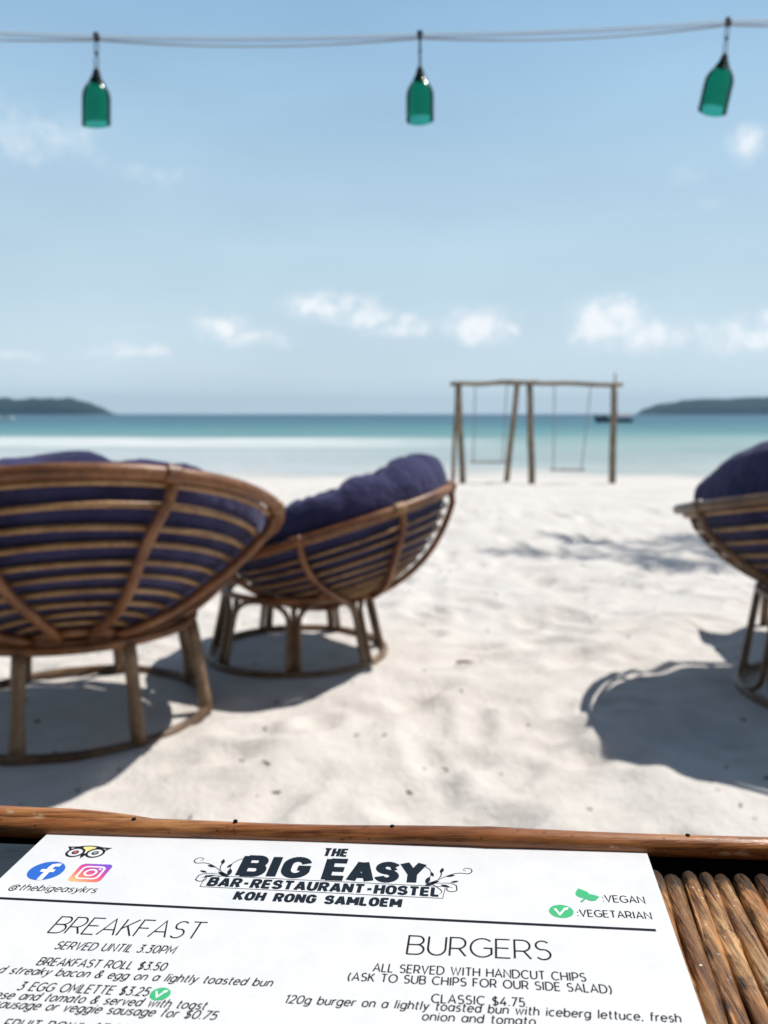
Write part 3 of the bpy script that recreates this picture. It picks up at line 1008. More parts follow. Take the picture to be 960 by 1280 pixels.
bm = bmesh.new()
pts = []
NR = 120
for i in range(NR + 1):
    u = -.62 + 1.24 * i / NR
    pts.append(rail_pt(u, .0004 * math.sin(u * 17) + .0003 * math.sin(u * 43), .0006 * math.sin(u * 9 + 1)))
nodes_u = [.055, -.36, .33]


def rr_(q):
    u = -.62 + 1.24 * q
    r_ = .0054 + .0002 * math.sin(u * 31)
    for nu in nodes_u:
        r_ += .0005 * math.exp(-((u - nu) / .006) ** 2)
    return r_


tube(bm, pts, rr_, 20)
obj('edge_rail', bm, m_rail, table)
bm = bmesh.new()
tube(bm, [p_ + Vector((0, 0, -.0118)) for p_ in pts], .0063, 14)
tube(bm, [p_ + Vector((0, 0, -.0245)) for p_ in pts], .0063, 14)
obj('rail_gap_shade', bm, m_gapshade, table)  # added black poles that paint the shade below the edge rail
bm = bmesh.new()
pts, rad = [], []
for i in range(61):
    u = -.62 + .51 * i / 60
    k = max(0, (u + .165) / .055)
    pts.append(rail_pt(u, .0022 - .0030 * k ** 2 * .5, .0035 - .0010 * k))
    rad.append(.0056 - .0032 * min(1, k) ** 2 + .0002 * math.sin(u * 50))
tube(bm, pts, lambda q: rad[int(round(q * 60))], 18)
obj('lapped_rail', bm, m_rail, table)
for (u, side) in [(-.074, .5), (.004, .35), (.067, .55), (.146, .5), (-.125, -.2)]:
    c_ = rail_pt(u, .0050, .0018 * side)
    bm = bmesh.new()
    tube(bm, [c_ - Vector((0, 0, .002)), c_ + Vector((0, 0, .0009))], .0011, 10)
    obj('nail', bm, m_cap, table)

# stick top
bm = bmesh.new()
fl = bm.verts.layers.float.new('stick')
fe = bm.verts.layers.float.new('along')
o0 = rail_pt(0, 0, 0)
u = -.46
si = 0
while u < .50:
    rad0 = random.uniform(.0036, .0052)
    u += rad0
    back = random.uniform(.0088, .0120)
    st = Vector((o0.x, o0.y, 0)) + E_ * u + D_ * back
    L = .56
    shade = random.random()
    NS = 60
    pts, rads = [], []
    cut = random.uniform(0, 6)
    kn = [random.uniform(.02, L) for _ in range(2)]
    for i in range(NS + 1):
        q = (i / NS) ** 1.4 * L
        w_ = .0006 * math.sin(q * 25 + si) + .0004 * math.sin(q * 60 + 2 * si)
        r_ = rad0 * (1 + .05 * math.sin(q * 70 + si))
        if i == 0:
            r_ *= .45
        elif i == 1:
            r_ *= .8
        elif i == 2:
            r_ *= .95
        for kq in kn:
            r_ += .0007 * math.exp(-((q - kq) / .003) ** 2)
        rads.append(r_)
        pts.append(st + D_ * (q if i > 2 else (0, .0012, .0032)[i]) + E_ * w_ + Vector((0, 0, TT - rad0 - (.0004 if i else .0012) + .0005 * math.sin(si * 2.1))))
    before = len(bm.verts)
    rings = tube(bm, pts, lambda q, rads=rads: rads[int(round(q * NS))], 14)
    for k_, ri in enumerate(rings):
        for v in ri:
            v[fe] = (k_ / NS) ** 1.4 * L
            v[fl] = min(1, max(0, shade * .8 + .1 + random.uniform(-.05, .05)))
    # split sliver running beside some sticks
    if random.random() < .55:
        sh2 = random.uniform(.7, 1.0)
        off_ = E_ * (rad0 * random.choice((-1, 1)) * .8)
        a_ = random.uniform(.01, .1)
        p2 = [st + off_ + D_ * (a_ + .22 * i / 20) + Vector((0, 0, TT - rad0 * .55 + .0003 * math.sin(i))) for i in range(21)]
        for ri in tube(bm, p2, lambda q: .0012 * math.sin(math.pi * min(max(q, .04), .96)) ** .5, 8):
            for v in ri:
                v[fl] = sh2
                v[fe] = .2
    u += rad0 * .92
    si += 1
obj('stick_top', bm, m_stick, table)
bm = bmesh.new()
mid = Vector((0, 0, .724)) + Vector((o0.x, o0.y, 0)) + D_ * .278 + E_ * .02
rotm = Matrix(((E_.x, -D_.x, 0), (E_.y, -D_.y, 0), (0, 0, 1)))
box(bm, mid, (1.1, .572, .006), rotm)
obj('stick_gap_shade', bm, m_gapshade, table, smooth=False)  # added black sheet, painted shade seen between rail and sticks
for (u, d) in [(-.42, .03), (.46, .03), (-.42, .54), (.46, .54)]:
    bm = bmesh.new()
    p_ = Vector((o0.x, o0.y, 0)) + E_ * u + D_ * d
    tube(bm, [p_ + Vector((0, 0, z_)) for z_ in (-.02, .2, .4, .6, .721)], .018, 12)
    obj('leg', bm, M_LEG, table)

# ------------------------------------------------------------------ dark board under the menu
m_slate, n, l, b = mat('blue_black_board', (.02, .028, .036), .6, .12)
tc = n.new('ShaderNodeTexCoord')
sc_ = noise_node(n, l, tc.outputs['Object'], 60, 6, .7, (.25, 1.4, 1))
l.new(ramp(n, l, sc_, [(.4, (.016, .024, .032)), (.64, (.032, .044, .055)), (.725, (.05, .06, .07)), (.75, (.6, .6, .6))]), b.inputs['Base Color'])
bm = bmesh.new()
box(bm, (0, 0, 0), (.24, .20, .0022))
bmesh.ops.bevel(bm, geom=bm.edges[:], offset=.0006, segments=2, affect='EDGES')
slate = obj('dark_board', bm, m_slate, smooth=False)
slate.location = (-.238, .300, TT + .0016)
slate.rotation_euler = (0, 0, R(-3.9))
tag(slate, 'blue-black board with white scratches, half under the menu', 'board')

# ------------------------------------------------------------------ menu card
MT = .7425                              # top face of the card
TLc = Vector((-.16702, .40433, 0))
EU = Vector((.997778, -.066626, 0))
EV = Vector((-.1272, -.9919, 0))
m_paper, n, l, b = mat('laminated_paper', (.80, .80, .81), .45, .35)
tc = n.new('ShaderNodeTexCoord')
pf = noise_node(n, l, tc.outputs['Object'], 55, 5, .65)
l.new(ramp(n, l, pf, [(.3, (.645, .646, .655)), (.6, (.69, .69, .692))]), b.inputs['Base Color'])
bump(n, l, b, noise_node(n, l, tc.outputs['Object'], 190, 4, .6), .12, .0015)
m_ink = mat('dark_ink', (.010, .010, .016), .6, .12)[0]
m_navyink = mat('blue_black_ink', (.008, .015, .024), .6, .12)[0]
m_greenink = mat('green_ink', (.05, .42, .17), .5, .3)[0]
m_whiteink = mat('white_ink', (.82, .82, .83), .5, .3)[0]
m_blueink = mat('blue_ink', (.02, .12, .50), .5, .3)[0]
m_redink = mat('red_ink', (.60, .10, .10), .5, .3)[0]
m_yelink = mat('yellow_ink', (.72, .66, .22), .5, .3)[0]


def uvp(u, v, h):
    """card coordinates in millimetres to world"""
    return TLc + EU * (u / 1000) + EV * (v / 1000) + Vector((0, 0, MT + h))


MW, MH, RC = 292.8, 207.0, 2.2
outline = []
for (cx, cy_, a0) in [(MW - RC, RC, -90), (MW - RC, MH - RC, 0), (RC, MH - RC, 90), (RC, RC, 180)]:
    for i in range(7):
        a = R(a0 + 90 * i / 6)
        outline.append((cx + RC * math.cos(a), cy_ + RC * math.sin(a)))
bm = bmesh.new()
topv = [bm.verts.new(uvp(u_, v_, 0)) for u_, v_ in outline]
botv = [bm.verts.new(uvp(u_, v_, -.0007)) for u_, v_ in outline]
bm.faces.new(topv); bm.faces.new(list(reversed(botv)))
for i in range(len(topv)):
    j = (i + 1) % len(topv)
    bm.faces.new((topv[j], topv[i], botv[i], botv[j]))
bmesh.ops.recalc_face_normals(bm, faces=bm.faces)
menu = obj('menu_card', bm, m_paper, smooth=False)
tag(menu, 'white laminated menu card listing breakfast and burgers, lying on the table', 'menu')
H1, H2, H3, H4 = .00006, .00013, .00020, .00027


def ribbon(bm, pts, w, h, ridge=.00004, wf=None):
    """printed stroke: pts in card mm, w its width"""
    P_ = [Vector((p[0], p[1])) for p in pts]
    Q = [P_[0]]
    for p in P_[1:]:
        if (p - Q[-1]).length > 1e-4:
            Q.append(p)
    if len(Q) < 2:
        return
    prev = None
    for i, p in enumerate(Q):
        a = Q[i - 1] if i > 0 else p
        c = Q[i + 1] if i < len(Q) - 1 else p
        t1 = (p - a).normalized() if i > 0 else (c - p).normalized()
        t2 = (c - p).normalized() if i < len(Q) - 1 else t1
        tt = t1 + t2
        if tt.length < 1e-4:
            tt = t2
        tt.normalize()
        nn = Vector((-tt.y, tt.x))
        k = 1 / max(.45, abs(nn.dot(Vector((-t2.y, t2.x)))))
        ww = w * (wf(i / (len(Q) - 1)) if wf else 1)
        off = nn * (ww / 2 * k)
        cur = (bm.verts.new(uvp(*(p + off), h)), bm.verts.new(uvp(*p, h + ridge)), bm.verts.new(uvp(*(p - off), h)))
        if prev:
            bm.faces.new((prev[0], prev[1], cur[1], cur[0]))
            bm.faces.new((prev[1], prev[2], cur[2], cur[1]))
        prev = cur


def patch(bm, pts, h):
    bm.faces.new([bm.verts.new(uvp(u_, v_, h)) for u_, v_ in pts])


def disc(cx, cy_, rx, ry=None, n_=36):
    ry = ry or rx
    return [(cx + rx * math.cos(2 * math.pi * k / n_), cy_ + ry * math.sin(2 * math.pi * k / n_)) for k in range(n_)]


# --- a light geometric stroke alphabet, cap height 1, y up
def A(cx, cy_, rx, ry, a0, a1, n_=None):
    n_ = n_ or max(4, int(abs(a1 - a0) / 15))
    return [(cx + rx * math.cos(R(a0 + (a1 - a0) * i / n_)), cy_ + ry * math.sin(R(a0 + (a1 - a0) * i / n_))) for i in range(n_ + 1)]


XH = .70
G = {
    ' ': (.34, []),
    'A': (.78, [[(0, 0), (.39, 1), (.78, 0)], [(.13, .32), (.65, .32)]]),
    'B': (.64, [[(0, 0), (0, 1), (.36, 1)] + A(.36, .76, .25, .24, 90, -90) + [(0, .52)], [(.36, .52)] + A(.38, .26, .27, .26, 90, -90) + [(0, 0)]]),
    'C': (.80, [A(.46, .5, .46, .5, 48, 312)]),
    'D': (.78, [[(0, 0), (0, 1), (.30, 1)] + A(.30, .5, .48, .5, 90, -90) + [(0, 0)]]),
    'E': (.56, [[(.56, 1), (0, 1), (0, 0), (.56, 0)], [(0, .52), (.5, .52)]]),
    'F': (.54, [[(.54, 1), (0, 1), (0, 0)], [(0, .5), (.47, .5)]]),
    'G': (.84, [A(.47, .5, .47, .5, 46, 318) + [(.84, .17), (.84, .48), (.52, .48)]]),
    'H': (.72, [[(0, 0), (0, 1)], [(.72, 0), (.72, 1)], [(0, .51), (.72, .51)]]),
    'I': (.10, [[(.05, 0), (.05, 1)]]),
    'K': (.64, [[(0, 0), (0, 1)], [(.60, 1), (.02, .42)], [(.2, .6), (.64, 0)]]),
    'L': (.50, [[(0, 1), (0, 0), (.50, 0)]]),
    'M': (.86, [[(0, 0), (0, 1), (.43, .3), (.86, 1), (.86, 0)]]),
    'N': (.74, [[(0, 0), (0, 1), (.74, 0), (.74, 1)]]),
    'O': (.94, [A(.47, .5, .47, .5, 90, 450, 28)]),
    'P': (.62, [[(0, 0), (0, 1), (.32, 1)] + A(.32, .70, .29, .30, 90, -90) + [(0, .40)]]),
    'R': (.64, [[(0, 0), (0, 1), (.32, 1)] + A(.32, .70, .29, .30, 90, -90) + [(0, .40)], [(.36, .40), (.64, 0)]]),
    'S': (.60, [A(.30, .755, .265, .245, 35, 250) + A(.31, .265, .285, .265, 80, -145)]),
    'T': (.64, [[(0, 1), (.64, 1)], [(.32, 1), (.32, 0)]]),
    'U': (.70, [[(0, 1), (0, .36)] + A(.35, .36, .35, .36, 180, 360) + [(.70, 1)]]),
    'V': (.74, [[(0, 1), (.37, 0), (.74, 1)]]),
    'W': (1.10, [[(0, 1), (.29, 0), (.55, .95), (.81, 0), (1.10, 1)]]),
    'Y': (.70, [[(0, 1), (.35, .45), (.70, 1)], [(.35, .45), (.35, 0)]]),
    'a': (.56, [A(.27, .35, .27, .35, 0, 360, 20), [(.55, XH), (.55, 0)]]),
    'b': (.56, [A(.29, .35, .27, .35, 0, 360, 20), [(.01, 1.04), (.01, 0)]]),
    'c': (.50, [A(.28, .35, .28, .35, 48, 312)]),
    'd': (.56, [A(.27, .35, .27, .35, 0, 360, 20), [(.55, 1.04), (.55, 0)]]),
    'e': (.56, [[(.02, .37), (.55, .37)] + A(.28, .35, .28, .35, 4, 318)]),
    'f': (.32, [[(.10, 0), (.10, .84)] + A(.27, .84, .17, .18, 180, 75), [(0, XH), (.30, XH)]]),
    'g': (.56, [A(.27, .35, .27, .35, 0, 360, 20), [(.55, XH), (.55, -.02)] + A(.28, -.02, .27, .26, 0, -150)]),
    'h': (.50, [[(.01, 1.04), (.01, 0)], A(.255, .42, .245, .28, 180, 0) + [(.50, 0)]]),
    'i': (.08, [[(.04, 0), (.04, XH)], [(.04, .88), (.04, .98)]]),
    'k': (.46, [[(.01, 1.04), (.01, 0)], [(.43, XH), (.02, .30)], [(.16, .44), (.46, 0)]]),
    'l': (.08, [[(.04, 0), (.04, 1.04)]]),
    'm': (.84, [[(.01, XH), (.01, 0)], A(.215, .44, .205, .26, 180, 0) + [(.42, 0)], A(.63, .44, .21, .26, 180, 0) + [(.84, 0)]]),
    'n': (.50, [[(.01, XH), (.01, 0)], A(.255, .42, .245, .28, 180, 0) + [(.50, 0)]]),
    'o': (.56, [A(.28, .35, .28, .35, 90, 450, 20)]),
    'p': (.56, [A(.29, .35, .27, .35, 0, 360, 20), [(.01, XH), (.01, -.28)]]),
    'r': (.30, [[(.01, XH), (.01, 0)], A(.25, .40, .24, .29, 180, 70)]),
    's': (.42, [A(.21, .525, .175, .165, 35, 250) + A(.21, .185, .20, .18, 80, -145)]),
    't': (.32, [[(.12, .96), (.12, .16)] + A(.26, .16, .14, .15, 180, 290), [(0, XH), (.31, XH)]]),
    'u': (.50, [[(.0, XH), (0, .28)] + A(.245, .28, .245, .28, 180, 360) + [(.49, XH)], [(.49, .3), (.49, 0)]]),
    'v': (.50, [[(0, XH), (.25, 0), (.50, XH)]]),
    'w': (.78, [[(0, XH), (.20, 0), (.39, XH * .95), (.58, 0), (.78, XH)]]),
    'y': (.50, [[(0, XH), (.26, .02)], [(.50, XH), (.20, -.16)] + A(.08, -.10, .13, .16, -30, -120)]),
    '0': (.64, [A(.32, .5, .32, .5, 90, 450, 24)]),
    '1': (.24, [[(0, .86), (.20, 1), (.20, 0)]]),
    '2': (.56, [A(.28, .72, .26, .28, 160, -35) + [(.02, 0), (.56, 0)]]),
    '3': (.56, [[(.04, 1), (.50, 1), (.24, .60)] + A(.26, .30, .28, .30, 90, -145)]),
    '4': (.64, [[(.46, 1), (0, .28), (.64, .28)], [(.46, .52), (.46, 0)]]),
    '5': (.56, [[(.50, 1), (.10, 1), (.06, .57)] + A(.26, .31, .28, .31, 125, -145)]),
    '7': (.54, [[(0, 1), (.54, 1), (.14, 0)]]),
    '$': (.60, [A(.30, .73, .25, .22, 35, 250) + A(.31, .27, .27, .24, 80, -145), [(.30, 1.1), (.30, -.1)]]),
    '&': (.66, [[(.64, 0), (.16, .66)] + A(.29, .82, .15, .18, 200, -20) + [(.16, .50)] + A(.25, .26, .24, .26, 130, 300) + [(.56, .28), (.62, .44)]]),
    '@': (.96, [A(.48, .36, .47, .50, -50, -340, 26), A(.48, .36, .2, .25, 0, 360, 18), [(.68, .62), (.68, .24)] + A(.80, .24, .12, .12, 180, 330)]),
    ':': (.06, [[(.03, .03), (.03, .12)], [(.03, .55), (.03, .64)]]),
    '.': (.08, [[(.04, 0), (.04, .09)]]),
    ',': (.08, [[(.05, .08), (.02, -.12)]]),
    '-': (.40, [[(.04, .42), (.36, .42)]]),
    '(': (.22, [A(.42, .42, .42, .66, 125, 235)]),
    ')': (.22, [A(-.20, .42, .42, .66, 55, -55)]),
}


def text(bm, s, u0, u1, v, cap, w, h=H1, slant=0.0, gap=.25, align=None, dv=0.0):
    """write s so that it fills u0..u1 on baseline v; all millimetres; w stroke width in mm"""
    x = 0
    lay = []
    for ch in s:
        adv, strokes = G[ch]
        lay.append((x, strokes))
        x += adv + gap
    tot = x - gap
    k = (u1 - u0) / tot
    for x0, strokes in lay:
        for stt in strokes:
            pts = []
            for (px, py) in stt:
                uu = u0 + (x0 + px) * k + slant * py * cap
                pts.append((uu, v - py * cap + dv * (x0 + px) / tot))
            ribbon(bm, pts, w, h)


bm = bmesh.new()
text(bm, 'BREAKFAST', 42, 103.4, 81.0, 11.0, .74, slant=.04, gap=.16)
obj('section_heading', bm, m_ink, menu, smooth=False)
bm = bmesh.new()
text(bm, 'BURGERS', 187, 242.3, 85.0, 11.6, .84, gap=.18)
obj('section_heading', bm, m_ink, menu, smooth=False)
bm = bmesh.new()
SW_ = .60
text(bm, '@thebigeasykrs', 8.5, 47.5, 51.9, 4.6, .56, slant=.12, gap=.22)
obj('account_name', bm, m_ink, menu, smooth=False)
bm = bmesh.new()
text(bm, 'SERVED UNTIL 3.30PM', 49.8, 97.0, 91.0, 4.6, SW_, slant=.10)
text(bm, 'BREAKFAST ROLL $3.50', 48.2, 97.6, 101.0, 4.4, SW_, slant=.06)
text(bm, 'smoked streaky bacon & egg on a lightly toasted bun', 22.5, 139.6, 106.4, 4.1, SW_ * .95, slant=.16, gap=.22, dv=.8)
text(bm, '3 EGG OMLETTE $3.25', 48.6, 96.8, 115.2, 4.4, SW_, slant=.06)
text(bm, 'cheese and tomato & served with toast', 35.3, 119.6, 119.9, 4.0, SW_ * .95, slant=.16, gap=.22, dv=.9)
text(bm, 'sausage or veggie sausage for $0.75', 45.0, 124.9, 124.6, 4.0, SW_ * .95, slant=.16, gap=.22, dv=.9)
text(bm, 'FRUIT BOWL $3.00', 54.0, 97, 134.4, 4.4, SW_, slant=.06)
obj('printed_lines', bm, m_ink, menu, smooth=False)
bm = bmesh.new()
text(bm, 'ALL SERVED WITH HANDCUT CHIPS', 175.5, 254.2, 96.2, 4.6, SW_, dv=.5)
text(bm, '(ASK TO SUB CHIPS FOR OUR SIDE SALAD)', 167, 262.7, 101.9, 4.4, SW_, dv=.8)
text(bm, 'CLASSIC $4.75', 198.5, 231.3, 111.8, 4.4, SW_)
text(bm, '120g burger on a lightly toasted bun with iceberg lettuce, fresh', 146.6, 284.3, 114.9 + .6, 4.1, SW_ * .95, slant=.12, gap=.22, dv=.6)
text(bm, 'onion and tomato', 195.9, 234.5, 120.9, 4.0, SW_ * .95, slant=.10, gap=.22)
obj('printed_lines', bm, m_ink, menu, smooth=False)
bm = bmesh.new()
text(bm, ':VEGAN', 267.0, 284.6, 43.9, 5.0, .62)
text(bm, ':VEGETARIAN', 255.2, 285.4, 55.3, 4.7, .62)
obj('key_caption', bm, m_ink, menu, smooth=False)
bm = bmesh.new()
ribbon(bm, [(-.0, 58.4), (70, 59.6), (140, 60.8), (210, 62.0), (285.6, 63.1)], 1.7, H1)
obj('ruled_line', bm, m_ink, menu, smooth=False)


# --- the restaurant's mark: heavy letters built from thick strokes
def heavy(bm, s, u0, u1, v, cap, wv, gap, slant=0.0, h=H1, dv=0.0):
    """skeleton inset by half the stroke so that the outer size is exact"""
    lay, x = [], 0
    for ch in s:
        adv, strokes = HG[ch]
        lay.append((x, strokes)); x += adv + gap
    tot = x - gap
    k = (u1 - u0 - wv) / tot
    for x0, strokes in lay:
        for stt in strokes:
            ribbon(bm, [(u0 + wv / 2 + (x0 + px) * k + slant * py * cap, v - wv * .42 - py * (cap - wv * .84) + dv * (x0 + px) / tot) for px, py in stt], wv, h + random.uniform(0, .00002))


HG = {
    ' ': (.30, []), '-': (.34, [[(.0, .45), (.34, .45)]]),
    'A': (.66, [[(0, -.1), (.30, 1.06)], [(.36, 1.06), (.66, -.1)], [(.14, .22), (.52, .22)]]),
    'B': (.54, [[(0, -.1), (0, 1.1)], [(0, 1), (.34, 1)] + A(.34, .76, .18, .24, 90, -90) + [(0, .52)], [(0, .52), (.36, .52)] + A(.36, .26, .20, .26, 90, -90) + [(0, 0)]]),
    'E': (.48, [[(0, -.1), (0, 1.1)], [(0, 1), (.54, 1)], [(0, .5), (.50, .5)], [(0, 0), (.54, 0)]]),
    'G': (.58, [A(.30, .64, .29, .36, 15, 180) + A(.30, .36, .29, .36, 180, 345) + [(.58, .46), (.34, .46)]]),
    'H': (.56, [[(0, -.1), (0, 1.1)], [(.56, -.1), (.56, 1.1)], [(0, .5), (.56, .5)]]),
    'I': (.0, [[(0, -.1), (0, 1.1)]]),
    'K': (.58, [[(0, -.1), (0, 1.1)], [(.56, 1.08), (.10, .5)], [(.18, .58), (.60, -.08)]]),
    'L': (.44, [[(0, 1.1), (0, -.1)], [(0, 0), (.50, 0)]]),
    'M': (.74, [[(0, -.1), (0, 1.05)], [(.02, 1), (.37, .2)], [(.37, .2), (.72, 1)], [(.74, 1.05), (.74, -.1)]]),
    'N': (.58, [[(0, -.1), (0, 1.1)], [(.02, 1), (.56, 0)], [(.58, -.1), (.58, 1.1)]]),
    'O': (.58, [A(.29, .64, .29, .36, 0, 180) + A(.29, .36, .29, .36, 180, 360) + [(.58, .64)]]),
    'R': (.56, [[(0, -.1), (0, 1.1)], [(0, 1), (.34, 1)] + A(.34, .74, .20, .26, 90, -90) + [(0, .46)], [(.30, .46), (.56, -.1)]]),
    'S': (.54, [[(.54, .80)] + A(.27, .755, .27, .245, 10, 250) + A(.27, .245, .27, .245, 70, -170)]),
    'T': (.56, [[(-.06, 1), (.62, 1)], [(.28, 1), (.28, -.1)]]),
    'U': (.56, [[(0, 1.1), (0, .32)] + A(.28, .32, .28, .32, 180, 360) + [(.56, 1.1)]]),
    'Y': (.62, [[(-.02, 1.1), (.31, .42)], [(.64, 1.1), (.31, .42)], [(.31, .48), (.31, -.1)]]),
}
bm = bmesh.new()
heavy(bm, 'BIG', 104.0, 137.0, 34.1, 18.0, 4.5, .37, slant=-.02)
heavy(bm, 'E', 143.2, 154.4, 34.8, 18.4, 4.3, .3, slant=-.02)
heavy(bm, 'ASY', 154.4, 190.0, 34.9, 17.2, 4.4, .34, slant=-.02)
heavy(bm, 'THE', 139.8, 151.8, 14.2, 7.4, 1.65, .42)
heavy(bm, 'BAR-RESTAURANT-HOSTEL', 93.8, 197.2, 43.1, 7.2, 1.72, .36, dv=1.7)
heavy(bm, 'KOH RONG SAMLOEM', 108.7, 181.6, 53.0, 6.6, 1.65, .38, dv=1.0)
obj('restaurant_name', bm, m_navyink, menu, smooth=False)
bm = bmesh.new()
ribbon(bm, [(91.0, 34.6), (199.3, 36.8), (198.6, 46.0), (91.6, 43.9), (91.0, 34.6), (92, 34.62)], .32, H1 + .00004)


def spiral(cx, cy_, r0, r1, a0, a1, n_=26):
    return [(cx + (r0 + (r1 - r0) * i / n_) * math.cos(R(a0 + (a1 - a0) * i / n_)), cy_ + (r0 + (r1 - r0) * i / n_) * math.sin(R(a0 + (a1 - a0) * i / n_))) for i in range(n_ + 1)]


def flourish(bm, mir):
    def M(p):
        return (mir[0] + mir[1] * p[0], mir[2] + p[1])
    wts = lambda q: .55 + .75 * math.sin(math.pi * min(1, q * 1.1)) if q < .9 else .55
    cur = [bez((0, 0), (-6, -2), (-9, -9), (-15, -9.5), 14) + [(p[0], p[1]) for p in spiral(-17.5, -12.0, 3.4, .7, 60, 430)][3:],
           bez((0, 0), (-1.5, -6), (-3.5, -10), .0 and (0, 0) or (1.5, -14), 10) + spiral(3.4, -12.6, 2.4, .6, 215, 560)[2:],
           bez((0, 0), (-5, .5), (-10, -2.5), (-13.5, 1.0), 12) + spiral(-11.2, 3.6, 3.2, .7, 200, -150)[3:],
           bez((-2, 0), (-6, 3.5), (-9, 6.5), (-6.5, 8.0), 10),
           bez((-5, -3), (-7, -7), (-6.0, -9), (-6.4, -10.4), 8)]
    for c_ in cur:
        ribbon(bm, [M(p) for p in c_], .42, H1, wf=wts)
    for (lx_, ly_, a, s_) in [(-6.4, -11.0, 80, 1.6), (-10.5, -6.8, 20, 1.5), (-2.2, -7.6, 110, 1.4), (-8.6, 1.6, 160, 1.5), (-12.6, -2.0, 200, 1.3), (-2.2, .4, 30, 2.0), (-.6, -2.4, 80, 2.0), (-4.0, -1.2, 30, 1.5)]:
        ca, sa = math.cos(R(a)), math.sin(R(a))
        lf = [(t * 1.5 * s_, .55 * s_ * math.sin(math.pi * (t * .5 + .5)) * k_) for k_, ts in ((1, (-1, -.6, -.2, .2, .6, 1)), (-1, (.6, .2, -.2, -.6))) for t in ts]
        patch(bm, [M((lx_ + x_ * ca - y_ * sa, ly_ + x_ * sa + y_ * ca)) for x_, y_ in lf], H2)


flourish(bm, (101.5, 1, 33.5))
flourish(bm, (190.5, -1, 34.5))
obj('scroll_ornament', bm, m_navyink, menu, smooth=False)

# --- small marks at the top left
bm = bmesh.new()
ou, ov = 27.4, 18.7
for s_ in (-1, 1):
    ribbon(bm, [(ou + s_ * 4.85 + 3.9 * math.cos(2 * math.pi * k / 32), ov + 3.9 * math.sin(2 * math.pi * k / 32)) for k in range(33)], 1.15, H1)
    ribbon(bm, [(ou + s_ * 4.85 + 1.3 * math.cos(2 * math.pi * k / 20), ov + 1.3 * math.sin(2 * math.pi * k / 20)) for k in range(21)], .7, H2)
    ribbon(bm, bez((ou + s_ * 3.0, ov - 4.6), (ou + s_ * 6, ov - 5.2), (ou + s_ * 8, ov - 4.4), (ou + s_ * 9.9, ov - 4.6), 8) + [(ou + s_ * 8.2, ov - 2.2)], 1.0, H2)
ribbon(bm, bez((ou - 7, ov - 4.4), (ou - 3, ov - 6.8), (ou + 3, ov - 6.8), (ou + 7, ov - 4.4), 14), .7, H2)
patch(bm, [(ou - 1.6, ov + 1.0), (ou + 1.6, ov + 1.0), (ou, ov + 5.4)], H3)
mark = obj('owl_mark', bm, m_ink, menu, smooth=False)
bm = bmesh.new()
patch(bm, [(ou - 5, ov - 4.6), (ou, ov - 5.9), (ou + 5, ov - 4.6), (ou + 1.2, ov - 1.6), (ou - 1.2, ov - 1.6)], H1)
obj('brow_fill', bm, m_yelink, mark, smooth=False)
bm = bmesh.new(); patch(bm, disc(ou - 4.85, ov, .95), H3); obj('eye_dot', bm, m_redink, mark, smooth=False)
bm = bmesh.new(); patch(bm, disc(ou + 4.85, ov, .95), H3); obj('eye_dot', bm, mat('grey_green_ink', (.25, .36, .32), .5)[0], mark, smooth=False)

bm = bmesh.new(); patch(bm, disc(17.3, 35.6, 8.0, 8.0, 48), H1); fbm = obj('round_letter_mark', bm, m_blueink, menu, smooth=False)
bm = bmesh.new()
ribbon(bm, [(21.6, 30.6), (19.6, 30.6), (18.5, 31.0), (18.1, 32.2), (18.1, 43.4)], 2.5, H2)
ribbon(bm, [(14.8, 35.6), (21.2, 35.6)], 2.2, H2 + .00002)
obj('letter', bm, m_whiteink, fbm, smooth=False)


def rrect(cx, cy_, a, r_):
    out = []
    for (sx_, sy_, a0) in ((1, -1, -90), (1, 1, 0), (-1, 1, 90), (-1, -1, 180)):
        for i in range(9):
            q = R(a0 + 90 * i / 8)
            out.append((cx + sx_ * (a - r_) + r_ * math.cos(q), cy_ + sy_ * (a - r_) + r_ * math.sin(q)))
    return out


m_grad, n, l, b = mat('camera_mark_ink', (.6, .1, .3), .5, .3)
tc = n.new('ShaderNodeTexCoord')
cc = uvp(32.5, 43.5, 0)
vs = n.new('ShaderNodeVectorMath'); vs.operation = 'SUBTRACT'; l.new(tc.outputs['Object'], vs.inputs[0]); vs.inputs[1].default_value = cc
dt = n.new('ShaderNodeVectorMath'); dt.operation = 'DOT_PRODUCT'; l.new(vs.outputs[0], dt.inputs[0])
dt.inputs[1].default_value = (EU * .45 - EV * .9) * (1 / .0185)
l.new(ramp(n, l, dt.outputs['Value'], [(0, (.85, .50, .20)), (.28, (.75, .20, .12)), (.55, (.62, .06, .22)), (.8, (.34, .06, .42)), (1, (.16, .07, .50))]), b.inputs['Base Color'])
bm = bmesh.new(); patch(bm, rrect(38.2, 36.0, 7.6, 2.4), H1); ig = obj('camera_mark', bm, m_grad, menu, smooth=False)
bm = bmesh.new()
rq = rrect(38.2, 36.0, 5.0, 2.2)
ribbon(bm, rq + rq[:1], 1.05, H2)
ribbon(bm, [(38.2 + 2.5 * math.cos(2 * math.pi * k / 28), 36.0 + 2.5 * math.sin(2 * math.pi * k / 28)) for k in range(29)], 1.0, H2)
patch(bm, disc(41.3, 32.9, .65, None, 14), H2)
obj('camera_outline', bm, m_whiteink, ig, smooth=False)


def leaf_pts(cx, cy_, L, W, ang):
    ca, sa = math.cos(R(ang)), math.sin(R(ang))
    pts = []
    for k in range(11):
        t = k / 10
        pts.append((L * t, W * math.sin(math.pi * t ** .8)))
    for k in range(9, 0, -1):
        t = k / 10
        pts.append((L * t, -W * math.sin(math.pi * t ** .8)))
    return [(cx + x * ca - y * sa, cy_ + x * sa + y * ca) for x, y in pts]


